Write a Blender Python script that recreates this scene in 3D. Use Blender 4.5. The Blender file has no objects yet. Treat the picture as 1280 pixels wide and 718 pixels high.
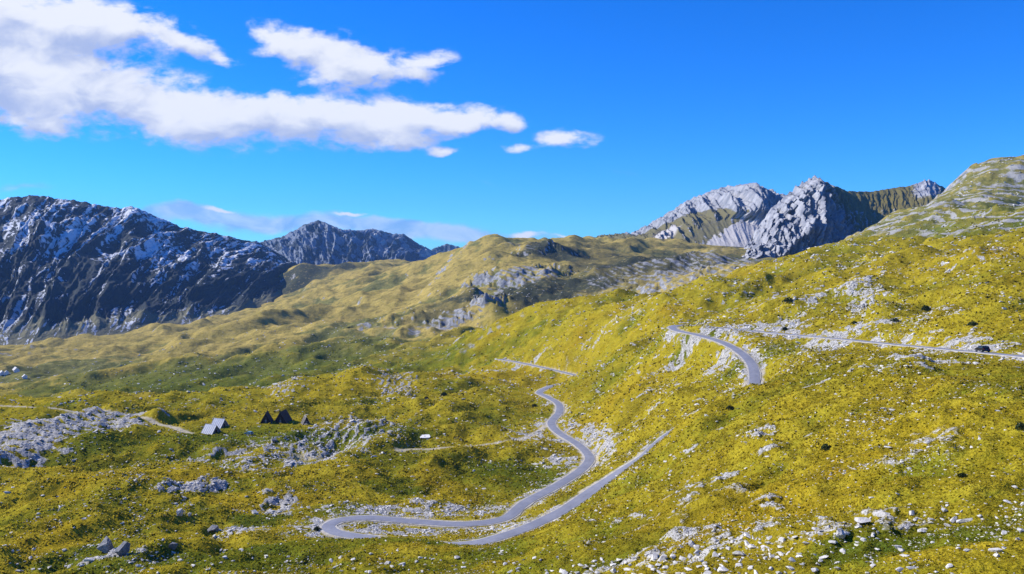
import bpy, bmesh, math, random
import numpy as np
from mathutils import Vector, Matrix, Euler

# ------------------------------------------------------------------ camera, light, exposure
F, CX, CY, HOR = 1004.0, 640.0, 359.0, 310.0
PITCH = math.atan((CY - HOR) / F)
SUN_AZ, SUN_EL = math.radians(-72.0), math.radians(33.0)      # azimuth measured from +Y to +X
SUN_DIR = Vector((math.sin(SUN_AZ) * math.cos(SUN_EL), math.cos(SUN_AZ) * math.cos(SUN_EL), math.sin(SUN_EL)))
scene = bpy.context.scene
COL = scene.collection

cam_d = bpy.data.cameras.new('camera')
cam = bpy.data.objects.new('camera', cam_d)
COL.objects.link(cam)
cam_d.sensor_width = 36.0
cam_d.lens = 36.0 * F / 1280.0
cam_d.clip_start, cam_d.clip_end = 0.5, 60000.0
cam.rotation_euler = (math.pi / 2 - PITCH, 0, 0)
scene.camera = cam

sun_d = bpy.data.lights.new('sun', 'SUN')
sun_d.energy = 5.0
sun_d.angle = math.radians(0.53)
sun_d.color = (1.0, 0.95, 0.86)
sun = bpy.data.objects.new('sun', sun_d)
COL.objects.link(sun)
sun.rotation_euler = (-SUN_DIR).to_track_quat('-Z', 'Y').to_euler()

vs = scene.view_settings
vs.view_transform, vs.look, vs.gamma, vs.use_curve_mapping = 'Standard', 'None', 1.0, False
vs.exposure = 0.4
scene.cycles.max_bounces = 4
scene.cycles.diffuse_bounces = 2
scene.cycles.glossy_bounces = 2
scene.cycles.transmission_bounces = 2
scene.cycles.volume_bounces = 0
scene.cycles.transparent_max_bounces = 6

def sstep(a, b, x):
    t = np.clip((x - a) / (b - a), 0, 1)
    return t * t * (3 - 2 * t)

def ray(px, py):
    cx, cy = (np.asarray(px, float) - CX) / F, (CY - np.asarray(py, float)) / F
    X = cx
    Y = math.cos(PITCH) + math.sin(PITCH) * cy
    Z = -math.sin(PITCH) + math.cos(PITCH) * cy
    return X, Y, Z

def at(px, py, d):
    X, Y, Z = ray(px, py)
    return X / Y * d, np.asarray(d, float) + 0 * X, Z / Y * d

# ------------------------------------------------------------------ node helpers
class NT:
    def __init__(self, tree):
        self.t = tree; self.n = tree.nodes; self.l = tree.links
    def node(self, typ, **kw):
        n = self.n.new(typ)
        for k, v in kw.items():
            setattr(n, k, v)
        return n
    def put(self, sock, v):
        if isinstance(v, bpy.types.NodeSocket):
            self.l.new(v, sock)
        elif v is not None:
            if sock.type == 'RGBA' and len(v) == 3:
                v = (*v, 1)
            sock.default_value = v
    def math(self, op, a, b=None, c=None, clamp=False):
        n = self.node('ShaderNodeMath', operation=op, use_clamp=clamp)
        for i, v in enumerate((a, b, c)):
            self.put(n.inputs[i], v)
        return n.outputs[0]
    def mix(self, f, a, b, blend='MIX'):
        n = self.node('ShaderNodeMix', data_type='RGBA', blend_type=blend)
        self.put(n.inputs[0], f); self.put(n.inputs[6], a); self.put(n.inputs[7], b)
        return n.outputs[2]
    def rng(self, v, a, b, c=0.0, d=1.0, smooth=True):
        n = self.node('ShaderNodeMapRange', interpolation_type='SMOOTHSTEP' if smooth else 'LINEAR')
        self.put(n.inputs[0], v)
        for i, q in enumerate((a, b, c, d)):
            self.put(n.inputs[i + 1], q)
        return n.outputs[0]
    def noise(self, vec, scale, detail=4.0, rough=0.55, dist=0.0):
        n = self.node('ShaderNodeTexNoise')
        self.put(n.inputs['Vector'], vec)
        n.inputs['Scale'].default_value = scale
        n.inputs['Detail'].default_value = detail
        n.inputs['Roughness'].default_value = rough
        n.inputs['Distortion'].default_value = dist
        return n.outputs[0]

# ------------------------------------------------------------------ sky and clouds
world = bpy.data.worlds.new('World')
scene.world = world
world.use_nodes = True
def build_world():
    w = NT(world.node_tree)
    w.n.clear()
    out = w.node('ShaderNodeOutputWorld')
    bg = w.node('ShaderNodeBackground')
    w.l.new(bg.outputs[0], out.inputs[0])
    sky = w.node('ShaderNodeTexSky', sky_type='NISHITA')
    sky.sun_disc = False
    sky.sun_elevation = SUN_EL
    sky.sun_rotation = SUN_AZ
    sky.altitude = 1900
    sky.air_density, sky.dust_density, sky.ozone_density = 1.0, 0.1, 4.0
    hs = w.node('ShaderNodeHueSaturation')
    hs.inputs['Hue'].default_value = 0.492
    hs.inputs['Saturation'].default_value = 1.32
    hs.inputs['Value'].default_value = 1.0
    w.l.new(sky.outputs[0], hs.inputs['Color'])
    skyc = w.mix(1.0, hs.outputs[0], (0.24, 0.76, 1.44), 'MULTIPLY')
    # cloud field in gnomonic coordinates of the direction (world axes)
    tc = w.node('ShaderNodeTexCoord')
    sep = w.node('ShaderNodeSeparateXYZ')
    w.l.new(tc.outputs['Generated'], sep.inputs[0])
    yy = w.math('MAXIMUM', sep.outputs[1], 0.02)
    u = w.math('DIVIDE', sep.outputs[0], yy)
    v = w.math('DIVIDE', sep.outputs[2], yy)
    comb = w.node('ShaderNodeCombineXYZ')
    w.l.new(u, comb.inputs[0]); w.l.new(v, comb.inputs[1])
    uv = comb.outputs[0]
    # warp
    wn = w.node('ShaderNodeTexNoise'); wn.inputs['Scale'].default_value = 9.0; wn.inputs['Detail'].default_value = 5.0
    w.l.new(uv, wn.inputs['Vector'])
    sub = w.node('ShaderNodeVectorMath', operation='SUBTRACT'); w.l.new(wn.outputs['Color'], sub.inputs[0]); sub.inputs[1].default_value = (.5, .5, .5)
    scl = w.node('ShaderNodeVectorMath', operation='SCALE'); w.l.new(sub.outputs[0], scl.inputs[0]); scl.inputs[3].default_value = 0.055
    add = w.node('ShaderNodeVectorMath', operation='ADD'); w.l.new(uv, add.inputs[0]); w.l.new(scl.outputs[0], add.inputs[1])
    uvw = add.outputs[0]
    def field(vec, ells):
        tot = None
        for (px, py, rx, ry, ang, wt) in ells:
            X, Y, Z = ray(px, py)
            m = w.node('ShaderNodeMapping', vector_type='TEXTURE')
            m.inputs['Location'].default_value = (X / Y, Z / Y, 0)
            m.inputs['Rotation'].default_value = (0, 0, math.radians(ang))
            m.inputs['Scale'].default_value = (rx / F, ry / F, 1)
            w.l.new(vec, m.inputs['Vector'])
            g = w.node('ShaderNodeTexGradient', gradient_type='SPHERICAL')
            w.l.new(m.outputs[0], g.inputs[0])
            s = w.math('MULTIPLY', g.outputs[1], wt)
            tot = s if tot is None else w.math('ADD', tot, s)
        return tot
    big = [(20, 70, 180, 90, 0, 1.3), (-120, 70, 200, 120, 0, 1.3), (150, 122, 190, 60, -6, 1.25), (300, 150, 190, 46, -4, 1.3), (440, 152, 150, 42, -3, 1.25),
           (540, 155, 110, 28, 5, 1.0), (592, 148, 60, 22, 10, 0.9), (642, 152, 30, 17, 8, 1.3),
           (60, 18, 150, 42, -4, 1.2), (160, 36, 130, 34, -9, 1.2), (240, 55, 55, 18, -14, 0.9), (284, 70, 26, 10, -8, .6),
           (345, 42, 62, 28, -12, 1.25), (410, 66, 80, 34, -14, 1.25), (480, 82, 96, 34, -2, 1.25), (415, 100, 52, 20, 0, 1.0), (530, 78, 44, 20, 0, .8),
           (60, 150, 60, 34, 0, 1.0), (490, 180, 80, 16, -6, .8), (552, 194, 28, 9, 6, 1.1), (708, 174, 46, 18, -3, 1.3), (648, 190, 40, 9, 3, .6)]
    low = [(225, 268, 90, 14, 0, .8), (310, 273, 150, 22, -2, 1.0), (440, 280, 170, 17, -4, .9), (540, 288, 130, 18, -4, 1.0), (640, 296, 130, 10, -4, .9), (30, 232, 60, 7, 2, .5),
           (780, 220, 40, 5, -20, .25), (600, 228, 60, 6, -14, .2)]
    caps = [(272, 260, 34, 5, 2, 1.0), (440, 269, 34, 4, 3, 1.0), (652, 293, 30, 6, -10, 1.1), (700, 298, 40, 4, -8, .7)]
    dens = field(uvw, big)
    off = w.node('ShaderNodeVectorMath', operation='ADD'); w.l.new(uvw, off.inputs[0]); off.inputs[1].default_value = (-0.012, 0.02, 0)
    dens_l = field(off.outputs[0], big)
    st = w.node('ShaderNodeMapping'); st.inputs['Scale'].default_value = (1.0, 1.9, 1.0); w.l.new(uv, st.inputs['Vector'])
    n1 = w.noise(st.outputs[0], 11.0, 9.0, 0.56, 0.4)
    n2 = w.noise(st.outputs[0], 34.0, 6.0, 0.6, 0.2)
    er = w.math('ADD', w.math('MULTIPLY', w.math('SUBTRACT', n1, 0.5), 2.9), w.math('MULTIPLY', w.math('SUBTRACT', n2, 0.5), 2.0))
    d = w.math('ADD', dens, er)
    cov = w.rng(d, 0.02, 1.02)
    front = w.rng(sep.outputs[1], 0.05, 0.2)
    has = w.rng(dens, 0.0, 0.35)
    cov = w.math('MULTIPLY', w.math('MULTIPLY', cov, front), has)
    cov = w.math('MULTIPLY', cov, 0.97)
    # brightness: thick and turned away from the light = lavender grey, edges towards the sun white
    sh = w.math('ADD', w.math('MULTIPLY', w.math('SUBTRACT', dens, dens_l), 1.3), w.math('MULTIPLY', w.math('SUBTRACT', n1, 0.5), 3.2))
    n3 = w.noise(st.outputs[0], 20.0, 5.0, 0.55, 0.6)
    sh = w.math('ADD', sh, w.math('MULTIPLY', w.math('SUBTRACT', n3, 0.5), 3.4))
    bright = w.rng(sh, -1.25, 0.95)
    ccol = w.mix(bright, (0.34, 0.41, 0.62), (0.70, 0.72, 0.77))
    # low bank
    dl = w.math('ADD', field(uvw, low), w.math('MULTIPLY', w.math('SUBTRACT', n1, 0.5), 2.0))
    lowf = field(uvw, low)
    covl = w.math('MULTIPLY', w.math('MULTIPLY', w.math('MULTIPLY', w.rng(dl, 0.0, 0.95), front), w.rng(lowf, .0, .5)), 0.75)
    dc = w.math('ADD', field(uvw, caps), w.math('MULTIPLY', w.math('SUBTRACT', n2, 0.5), 0.9))
    covc = w.math('MULTIPLY', w.rng(dc, 0.25, 0.8), front)
    strength = 0.115
    k = 1.0 / strength
    lowc = w.mix(w.rng(n3, .3, .7), (0.20 * k, 0.33 * k, 0.64 * k), (0.52 * k, 0.60 * k, 0.78 * k))
    base = w.mix(covl, skyc, lowc)
    base = w.mix(covc, base, (0.68 * k, 0.72 * k, 0.8 * k))
    ck = w.mix(1.0, ccol, (k, k, k), 'MULTIPLY')
    fin = w.mix(cov, base, ck)
    w.l.new(fin, bg.inputs[0])
    bg.inputs[1].default_value = strength
build_world()

# ------------------------------------------------------------------ noise (numpy)
def _hash(ix, iy, seed):
    h = (ix.astype(np.int64) * 374761393 + iy.astype(np.int64) * 668265263 + seed * 974634321) & 0xffffffff
    h = ((h ^ (h >> 13)) * 1274126177) & 0xffffffff
    return (h ^ (h >> 16)) & 0xffff
def perlin(x, y, seed=0):
    x = np.asarray(x, np.float64); y = np.asarray(y, np.float64)
    ix, iy = np.floor(x), np.floor(y)
    fx, fy = x - ix, y - iy
    u, v = fx * fx * fx * (fx * (fx * 6 - 15) + 10), fy * fy * fy * (fy * (fy * 6 - 15) + 10)
    def g(dx, dy):
        a = _hash(ix + dx, iy + dy, seed) * (2 * math.pi / 65536)
        return np.cos(a) * (fx - dx) + np.sin(a) * (fy - dy)
    n00, n10, n01, n11 = g(0, 0), g(1, 0), g(0, 1), g(1, 1)
    return 1.45 * ((n00 * (1 - u) + n10 * u) * (1 - v) + (n01 * (1 - u) + n11 * u) * v)
def fbm(x, y, octv=4, gain=0.5, seed=0):
    s, a, f = 0, 1, 1
    for o in range(octv):
        s = s + a * perlin(x * f + 13.7 * o, y * f - 7.3 * o, seed + o * 17)
        a *= gain; f *= 2.03
    return s
def ridged(x, y, octv=4, gain=0.5, seed=0):
    s, a, f = 0, 1, 1
    for o in range(octv):
        n = 1 - np.abs(perlin(x * f + 5.1 * o, y * f + 9.4 * o, seed + o * 31))
        s = s + a * (n * n - 0.6)
        a *= gain; f *= 2.07
    return s

# ------------------------------------------------------------------ road paths (px, py, depth)
ROAD = [(1420, 462, 150), (1340, 452, 165), (1280, 446, 180), (1228, 441, 197), (1150, 434, 235), (1060, 425, 280), (960, 416, 330), (890, 409, 378),
        (862, 407, 397), (844, 408, 398), (845, 413, 376), (870, 418.5, 355), (897, 426, 335), (924, 439, 310), (938, 453, 294), (943, 468, 279), (940, 484, 266),
        (915, 508, 256), (870, 528, 247), (826, 547, 236), (806, 570, 231), (776, 594, 227), (740, 617, 220), (690, 646, 206), (640, 667, 196), (590, 678, 191), (540, 682, 193),
        (480, 677, 199), (440, 669.5, 203), (419, 663, 206), (410, 656.5, 211), (424, 651, 217), (460, 649, 221), (520, 652, 220), (580, 656, 219), (628, 649, 224), (656, 629, 240),
        (700, 605, 264), (728, 586, 286), (737, 573, 303), (724, 557, 323), (697, 540, 349), (689, 529, 368), (699, 515, 395), (698, 505, 418), (685, 497, 440), (674, 491, 455),
        (690, 483, 480), (730, 473, 505), (714, 468, 524), (680, 460, 560), (636, 451, 605), (624, 449.5, 614)]
FAR_ROAD = [(700, 420, 900), (640, 415, 920), (600, 413, 950), (530, 411, 1000), (470, 412, 1030), (440, 419, 1040)]
TRACK = [(690, 527, 372), (672, 538, 352), (650, 549, 338), (600, 557, 325), (560, 560, 322), (520, 564, 318), (498, 567, 315)]
TRACK2 = [(-60, 506, 400), (30, 508, 396), (110, 512, 389), (160, 519, 380), (205, 531, 361), (238, 541, 345)]

def spline(pts, step):
    P = np.array([np.array(at(*p)).ravel() for p in pts])
    P = np.vstack([2 * P[0] - P[1], P, 2 * P[-1] - P[-2]])
    out = []
    for i in range(1, len(P) - 2):
        p0, p1, p2, p3 = P[i - 1], P[i], P[i + 1], P[i + 2]
        # centripetal parameterisation
        t1 = np.linalg.norm(p1 - p0) ** .5; t2 = t1 + np.linalg.norm(p2 - p1) ** .5; t3 = t2 + np.linalg.norm(p3 - p2) ** .5
        n = max(2, int(np.linalg.norm(p2 - p1) / step))
        for t in np.linspace(t1, t2, n, endpoint=False):
            A1 = (t1 - t) / t1 * p0 + t / t1 * p1
            A2 = (t2 - t) / (t2 - t1) * p1 + (t - t1) / (t2 - t1) * p2
            A3 = (t3 - t) / (t3 - t2) * p2 + (t - t2) / (t3 - t2) * p3
            B1 = (t2 - t) / t2 * A1 + t / t2 * A2
            B2 = (t3 - t) / (t3 - t1) * A2 + (t - t1) / (t3 - t1) * A3
            out.append((t2 - t) / (t2 - t1) * B1 + (t - t1) / (t2 - t1) * B2)
    out.append(P[-2])
    return np.array(out)
road_p = spline(ROAD, 2.0)
# smooth the road's height
def smooth_z(p, n):
    z = p[:, 2].copy(); k = np.ones(n) / n
    zp = np.pad(z, n // 2, mode='edge')
    p[:, 2] = np.convolve(zp, k, mode='valid')[:len(z)]
    return p
road_p = smooth_z(road_p, 15)
far_p = spline(FAR_ROAD, 3.0)
track_p, track2_p = spline(TRACK, 2.0), spline(TRACK2, 2.0)

# ------------------------------------------------------------------ terrain control points (px, py, depth)
CTRL = [
 # foreground edge
 (-300, 740, 190), (-150, 730, 180), (0, 722, 172), (100, 722, 168), (200, 722, 164), (300, 722, 158), (400, 722, 150), (500, 722, 138), (600, 722, 121), (700, 722, 103), (800, 722, 86),
 (900, 722, 72), (1000, 722, 63), (1140, 722, 57), (1280, 722, 53), (1450, 722, 50), (1600, 722, 50),
 # near left slope
 (-250, 640, 230), (0, 670, 196), (60, 650, 210), (140, 690, 184), (140, 660, 205), (250, 662, 208), (330, 690, 182), (420, 695, 176), (330, 655, 218), (240, 640, 226), (60, 620, 235), (160, 612, 246),
 (300, 625, 236), (380, 640, 226), (360, 668, 203), (540, 700, 165), (540, 676, 185), (490, 672, 189), (440, 676, 190), (600, 686, 180),
 # hump left of centre, with the bowl behind
 (-250, 598, 262), (0, 594, 262), (90, 596, 260), (190, 591, 264), (270, 593, 262), (340, 606, 252), (400, 625, 238),
 (40, 596, 288), (120, 598, 288), (180, 582, 292), (120, 565, 312), (170, 545, 338), (60, 550, 325), (60, 525, 360), (0, 520, 368), (-200, 525, 365), (140, 522, 374),
 (280, 580, 284), (350, 590, 272), (440, 625, 245), (490, 615, 256), (440, 590, 280), (540, 600, 272), (600, 615, 258), (620, 590, 282), (560, 575, 296), (400, 570, 305), (320, 565, 312), (240, 565, 314),
 (265, 545, 342), (300, 540, 349), (340, 528, 371), (385, 530, 368), (420, 540, 352), (460, 535, 362), (540, 545, 346), (620, 535, 362), (640, 515, 400), (660, 575, 305),
 # crest beyond the huts
 (-250, 504, 420), (0, 503, 418), (100, 506, 414), (200, 505, 415), (270, 508, 412), (330, 504, 420), (400, 512, 402), (460, 500, 428), (540, 505, 420), (600, 498, 432), (640, 492, 448),
 (330, 492, 450), (420, 480, 480), (480, 470, 520), (520, 478, 500), (580, 475, 515), (620, 480, 500),
 # lower valley at left
 (-250, 515, 600), (0, 512, 600), (100, 512, 560), (200, 500, 540), (-250, 495, 750), (0, 494, 730), (60, 470, 900), (0, 455, 1100), (-250, 450, 1150), (130, 487, 640), (220, 476, 680), (320, 468, 680), (400, 462, 680),
 (110, 452, 1060), (200, 432, 1220), (260, 414, 1280), (310, 402, 1280), (350, 413, 1180), (400, 432, 950), (330, 430, 1050), (280, 440, 980), (200, 455, 900), (300, 417, 1500), (240, 418, 1620),
 (0, 436, 1500), (-250, 440, 1500), (100, 426, 1700), (200, 417, 1820), (450, 440, 800), (480, 425, 900), (450, 408, 1050), (412, 413, 1250), (375, 397, 1500), (330, 393, 1900), (440, 379, 1550),
 (560, 435, 800), (520, 440, 750), (580, 455, 640),
 # valley head
 (345, 374, 2300), (400, 354, 2250), (450, 352, 1900), (420, 332, 2700), (380, 331, 2700), (480, 338, 2350), (520, 365, 1450), (540, 345, 1700), (520, 335, 2100),
 # middle hill
 (570, 318, 1800), (600, 301, 1750), (640, 302, 1800), (690, 303, 1850), (600, 325, 1500), (640, 338, 1300), (650, 352, 1200), (690, 345, 1280), (600, 360, 1200), (560, 385, 1080), (640, 385, 1020), (610, 400, 960),
 (700, 370, 1050), (700, 325, 1500), (740, 330, 1500), (740, 299, 2400), (775, 300, 2200), (800, 315, 1700),
 # grey rocky dome behind the golden ridge
 (760, 350, 1150), (800, 335, 1250), (830, 352, 1050), (850, 365, 900), (850, 340, 1080), (870, 319, 1350), (920, 338, 980), (930, 320, 1200), (960, 336, 1000), (900, 316, 1700), (960, 345, 1400),
 # golden ridge
 (625, 405, 760), (660, 388, 730), (720, 375, 690), (780, 370, 660), (850, 373, 630), (900, 358, 620), (940, 341, 610), (1000, 320, 620), (1050, 308, 610), (1110, 303, 590), (1180, 300, 560),
 (660, 418, 850), (740, 408, 800), (850, 408, 740), (940, 374, 740), (1000, 350, 740), (1060, 334, 720),
 (640, 430, 640), (700, 420, 590), (700, 445, 540), (760, 410, 540), (800, 400, 510), (860, 395, 470), (930, 375, 470), (1000, 350, 480), (1060, 335, 460), (1130, 320, 470),
 # second golden spur
 (700, 484, 446), (745, 460, 434), (790, 436, 430), (835, 421, 418), (760, 480, 395), (800, 460, 378), (730, 500, 400), (760, 515, 352), (800, 500, 338), (850, 470, 340), (790, 535, 302), (850, 500, 300), (880, 470, 310), (760, 550, 305), (830, 525, 278),
 (900, 450, 318), (860, 440, 352), (870, 505, 280), (700, 575, 300), (690, 560, 316), (790, 560, 268), (740, 595, 252),
 # slope above the upper road
 (900, 400, 402), (960, 395, 372), (1000, 375, 385), (1060, 395, 320), (1100, 370, 340), (1150, 395, 275), (1150, 350, 350), (1200, 405, 240), (1220, 345, 330), (1280, 380, 250), (1280, 340, 310), (1280, 302, 360), (1230, 312, 390), (1450, 390, 200), (1450, 280, 330), (1600, 240, 330),
 (1280, 305, 480), (1200, 305, 480), (1400, 290, 430),
 # hump in front of the upper road
 (843, 539, 219), (870, 515, 213), (935, 486, 214), (1010, 480, 196), (1080, 466, 184), (1140, 459, 184), (1200, 455, 182), (1280, 458, 165), (1400, 470, 145),
 (1000, 462, 246), (940, 470, 280), (1060, 448, 232), (980, 440, 290), (1020, 430, 295), (1120, 444, 218), (880, 515, 262), (1200, 447, 192),
 (900, 560, 170), (900, 610, 138), (860, 650, 122), (780, 640, 162), (800, 600, 190), (830, 575, 196), (720, 660, 160), (700, 690, 128), (640, 695, 150), (1000, 540, 148), (1000, 600, 112), (960, 660, 90), (1050, 640, 85), (1050, 560, 128), (1120, 600, 95), (1120, 520, 135), (1200, 500, 130), (1200, 580, 92),
 (1200, 650, 70), (1280, 630, 70), (1280, 560, 92), (1280, 500, 122), (1450, 600, 75), (1450, 520, 105), (840, 690, 98), (900, 690, 84),
 # far right ledgy slope
 (1060, 306, 800), (1100, 296, 780), (1150, 285, 760), (1200, 275, 740), (1280, 262, 700), (1080, 290, 930), (1130, 268, 930), (1180, 241, 940), (1212, 218, 940), (1245, 206, 960), (1280, 204, 980), (1200, 250, 850), (1260, 235, 840), (1400, 215, 980), (1450, 250, 750), (1600, 200, 900),
 (1050, 335, 1100), (1180, 262, 1150), (1280, 232, 1200), (1450, 240, 1200), (1030, 332, 950),
]
for px in (-300, -100, 100, 300):
    CTRL += [(px, 385, 2600), (px, 360, 4000), (px, 350, 6000)]
CTRL += [(420, 345, 3500), (500, 350, 3300), (420, 340, 6000), (600, 325, 2600), (690, 320, 2800), (600, 335, 6000), (740, 315, 3400), (840, 320, 3000), (900, 325, 2600), (1000, 325, 2200), (1000, 330, 6000), (1150, 300, 1800), (1300, 270, 1800), (1300, 320, 6000), (1600, 300, 6000), (1600, 260, 1600), (800, 330, 6000)]

def ctrl_polar():
    C = np.array(CTRL, float)
    x, y, z = at(C[:, 0], C[:, 1], C[:, 2])
    X, Y, Z = [x], [y], [z]
    sel = road_p[::9]
    X.append(sel[:, 0]); Y.append(sel[:, 1]); Z.append(sel[:, 2])
    sel = far_p[::20]
    X.append(sel[:, 0]); Y.append(sel[:, 1]); Z.append(sel[:, 2])
    ax, rr, zz = [], [], []
    for a in (-0.9, -0.5, 0.0, 0.45, 0.9):
        for r, zl, zr in ((2.5, -1.75, -1.75), (12, -6.4, -5.4), (30, -15.5, -13.2), (46, -24, -19.5)):
            t = (a + .9) / 1.8
            ax.append(a); rr.append(r); zz.append(zl * (1 - t) + zr * t)
    ax, rr, zz = map(np.array, (ax, rr, zz))
    X.append(rr * np.sin(ax)); Y.append(rr * np.cos(ax)); Z.append(zz)
    X, Y, Z = map(np.concatenate, (X, Y, Z))
    r = np.hypot(X, Y)
    return np.arctan2(X, Y), np.log(r), Z / r
ca, cl, ce = ctrl_polar()
def U(d2):
    return d2 * np.log(d2 + 1e-12)
n = len(ca)
K = U((ca[:, None] - ca[None]) ** 2 + (cl[:, None] - cl[None]) ** 2) + np.eye(n) * 2.0e-4
Pm = np.stack([np.ones(n), ca, cl], 1)
Am = np.block([[K, Pm], [Pm.T, np.zeros((3, 3))]])
sol = np.linalg.solve(Am, np.concatenate([ce, np.zeros(3)]))
TW, TP = sol[:n].astype(np.float32), sol[n:]
ca32, cl32 = ca.astype(np.float32), cl.astype(np.float32)
def base_e(a, l):
    a = np.asarray(a); sh = a.shape
    a = a.ravel().astype(np.float32); l = np.asarray(l).ravel().astype(np.float32)
    out = np.empty(a.size, np.float64)
    for s in range(0, a.size, 20000):
        d2 = (a[s:s + 20000, None] - ca32) ** 2 + (l[s:s + 20000, None] - cl32) ** 2
        out[s:s + 20000] = U(d2) @ TW
    return (out + TP[0] + TP[1] * a + TP[2] * l).reshape(sh)

# polar grid; base evaluated coarsely and refined with cubic weights
NA, NR = 1040, 830
A0, A1, L0, L1 = -0.80, 0.80, math.log(2.5), math.log(5200.0)
# finer rows where the picture looks
def row_l():
    t = np.linspace(0, 1, 2001)
    l = L0 + (L1 - L0) * t
    dens = 0.12 + 1.0 * sstep(math.log(40), math.log(60), l) * (1 - 0.45 * sstep(math.log(1500), math.log(2600), l))
    c = np.cumsum(dens); c = (c - c[0]) / (c[-1] - c[0])
    return np.interp(np.linspace(0, 1, NR), c, l)
def col_a():
    t = np.linspace(A0, A1, 2001)
    dens = 0.25 + 1.0 * sstep(-0.64, -0.58, t) * (1 - sstep(0.58, 0.64, t))
    c = np.cumsum(dens); c = (c - c[0]) / (c[-1] - c[0])
    return np.interp(np.linspace(0, 1, NA), c, t)
GL, GA = row_l(), col_a()
CAg, CLg = np.linspace(A0, A1, 170), np.linspace(L0, L1, 330)
ce_g = base_e(*np.meshgrid(CAg, CLg))          # rows = l
def cubic_rows(src, grid, q):                   # interpolate along axis 0
    s = (q - grid[0]) / (grid[1] - grid[0]); i = np.clip(np.floor(s).astype(int), 1, len(grid) - 3); f = (s - i)[:, None]
    p0, p1, p2, p3 = src[i - 1], src[i], src[i + 1], src[i + 2]
    return p1 + .5 * f * (p2 - p0 + f * (2 * p0 - 5 * p1 + 4 * p2 - p3 + f * (3 * (p1 - p2) + p3 - p0)))
E = cubic_rows(cubic_rows(ce_g, CLg, GL).T.copy(), CAg, GA).T
LA, LL = np.meshgrid(GA, GL)
R = np.exp(LL)
GX, GY = R * np.sin(LA), R * np.cos(LA)
BASE = E * R

# nearest point on a path
def near_path(x, y, p, maxd):
    dist = np.full(x.shape, 1e9); pz = np.zeros(x.shape)
    b = (x > p[:, 0].min() - maxd) & (x < p[:, 0].max() + maxd) & (y > p[:, 1].min() - maxd) & (y < p[:, 1].max() + maxd)
    idx = np.flatnonzero(b.ravel())
    xx, yy = x.ravel()[idx], y.ravel()[idx]
    fd, fz = np.full(idx.size, 1e9), np.zeros(idx.size)
    for s in range(0, len(p) - 1, 24):
        seg = p[s:s + 25]
        m = np.flatnonzero((xx > seg[:, 0].min() - maxd) & (xx < seg[:, 0].max() + maxd) & (yy > seg[:, 1].min() - maxd) & (yy < seg[:, 1].max() + maxd))
        for i in range(len(seg) - 1):
            a, d = seg[i, :2], seg[i + 1, :2] - seg[i, :2]
            t = np.clip(((xx[m] - a[0]) * d[0] + (yy[m] - a[1]) * d[1]) / (d @ d), 0, 1)
            q = np.hypot(xx[m] - a[0] - t * d[0], yy[m] - a[1] - t * d[1])
            bt = q < fd[m]
            mm = m[bt]
            fd[mm] = q[bt]; fz[mm] = (seg[i, 2] + t * (seg[i + 1, 2] - seg[i, 2]))[bt]
    dist.ravel()[idx] = fd; pz.ravel()[idx] = fz
    return dist, pz
RD, RZ = near_path(GX, GY, road_p, 26.0)
FD, FZ = near_path(GX, GY, far_p, 26.0)
RZ = np.where(FD < RD, FZ, RZ); RD = np.minimum(RD, FD)
TD, _ = near_path(GX, GY, track_p, 9.0)
TD2, _ = near_path(GX, GY, track2_p, 9.0)
TD = np.minimum(TD, TD2)

# grid sampling helpers
def grid_sample(G, a, l):
    j = np.interp(a, GA, np.arange(NA)); i = np.interp(l, GL, np.arange(NR))
    i0 = np.clip(np.floor(i).astype(int), 0, NR - 2); j0 = np.clip(np.floor(j).astype(int), 0, NA - 2)
    fi, fj = i - i0, j - j0
    return (G[i0, j0] * (1 - fj) + G[i0, j0 + 1] * fj) * (1 - fi) + (G[i0 + 1, j0] * (1 - fj) + G[i0 + 1, j0 + 1] * fj) * fi
def hit(px, py, G=None):
    """first point of the ground seen along a ray"""
    G = BASE if G is None else G
    X, Y, Z = ray(px, py)
    a = math.atan2(X, Y); e = float(Z / math.hypot(X, Y))
    rr = np.exp(GL)
    h = grid_sample(G, np.full(NR, a), GL) - e * rr
    k = np.flatnonzero((h[1:] >= 0) & (h[:-1] < 0) & (rr[1:] > 15))
    if len(k) == 0:
        return None
    k = k[0]; t = -h[k] / (h[k + 1] - h[k]); r = rr[k] + t * (rr[k + 1] - rr[k])
    return np.array([r * math.sin(a), r * math.cos(a), e * r])

def blob(px, py, rx, ry, soft=0.6, warp=0.35, seed=0):
    """ground-cover patch: an ellipse on the ground about the place seen at px, py, with a ragged edge"""
    c = hit(px, py)
    if c is None: return np.zeros_like(R)
    r = math.hypot(c[0], c[1]); a = math.atan2(c[0], c[1])
    up, dn = hit(px, py - ry), hit(px, py + ry)
    cand = []
    for q in (up, dn):
        if q is not None:
            cand.append(abs(math.log(math.hypot(q[0], q[1]) / r)))
    lr = min(cand) if cand else 0.05
    lr = min(max(lr, ry / 1004 * 1.2), 0.5)
    ar = rx / F * math.cos(a) ** 2
    da, dl = (LA - a) / ar, (LL - math.log(r)) / lr
    m = (np.abs(da) < 2.2) & (np.abs(dl) < 2.2)
    out = np.zeros_like(R)
    x, y = GX[m], GY[m]
    s = r * ar
    q = np.hypot(da[m], dl[m]) + warp * fbm(x / s * 1.6, y / s * 1.6, 4, .6, seed + 401)
    out[m] = 1 - sstep(1 - soft * .5, 1 + soft * .5, q)
    return out

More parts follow.
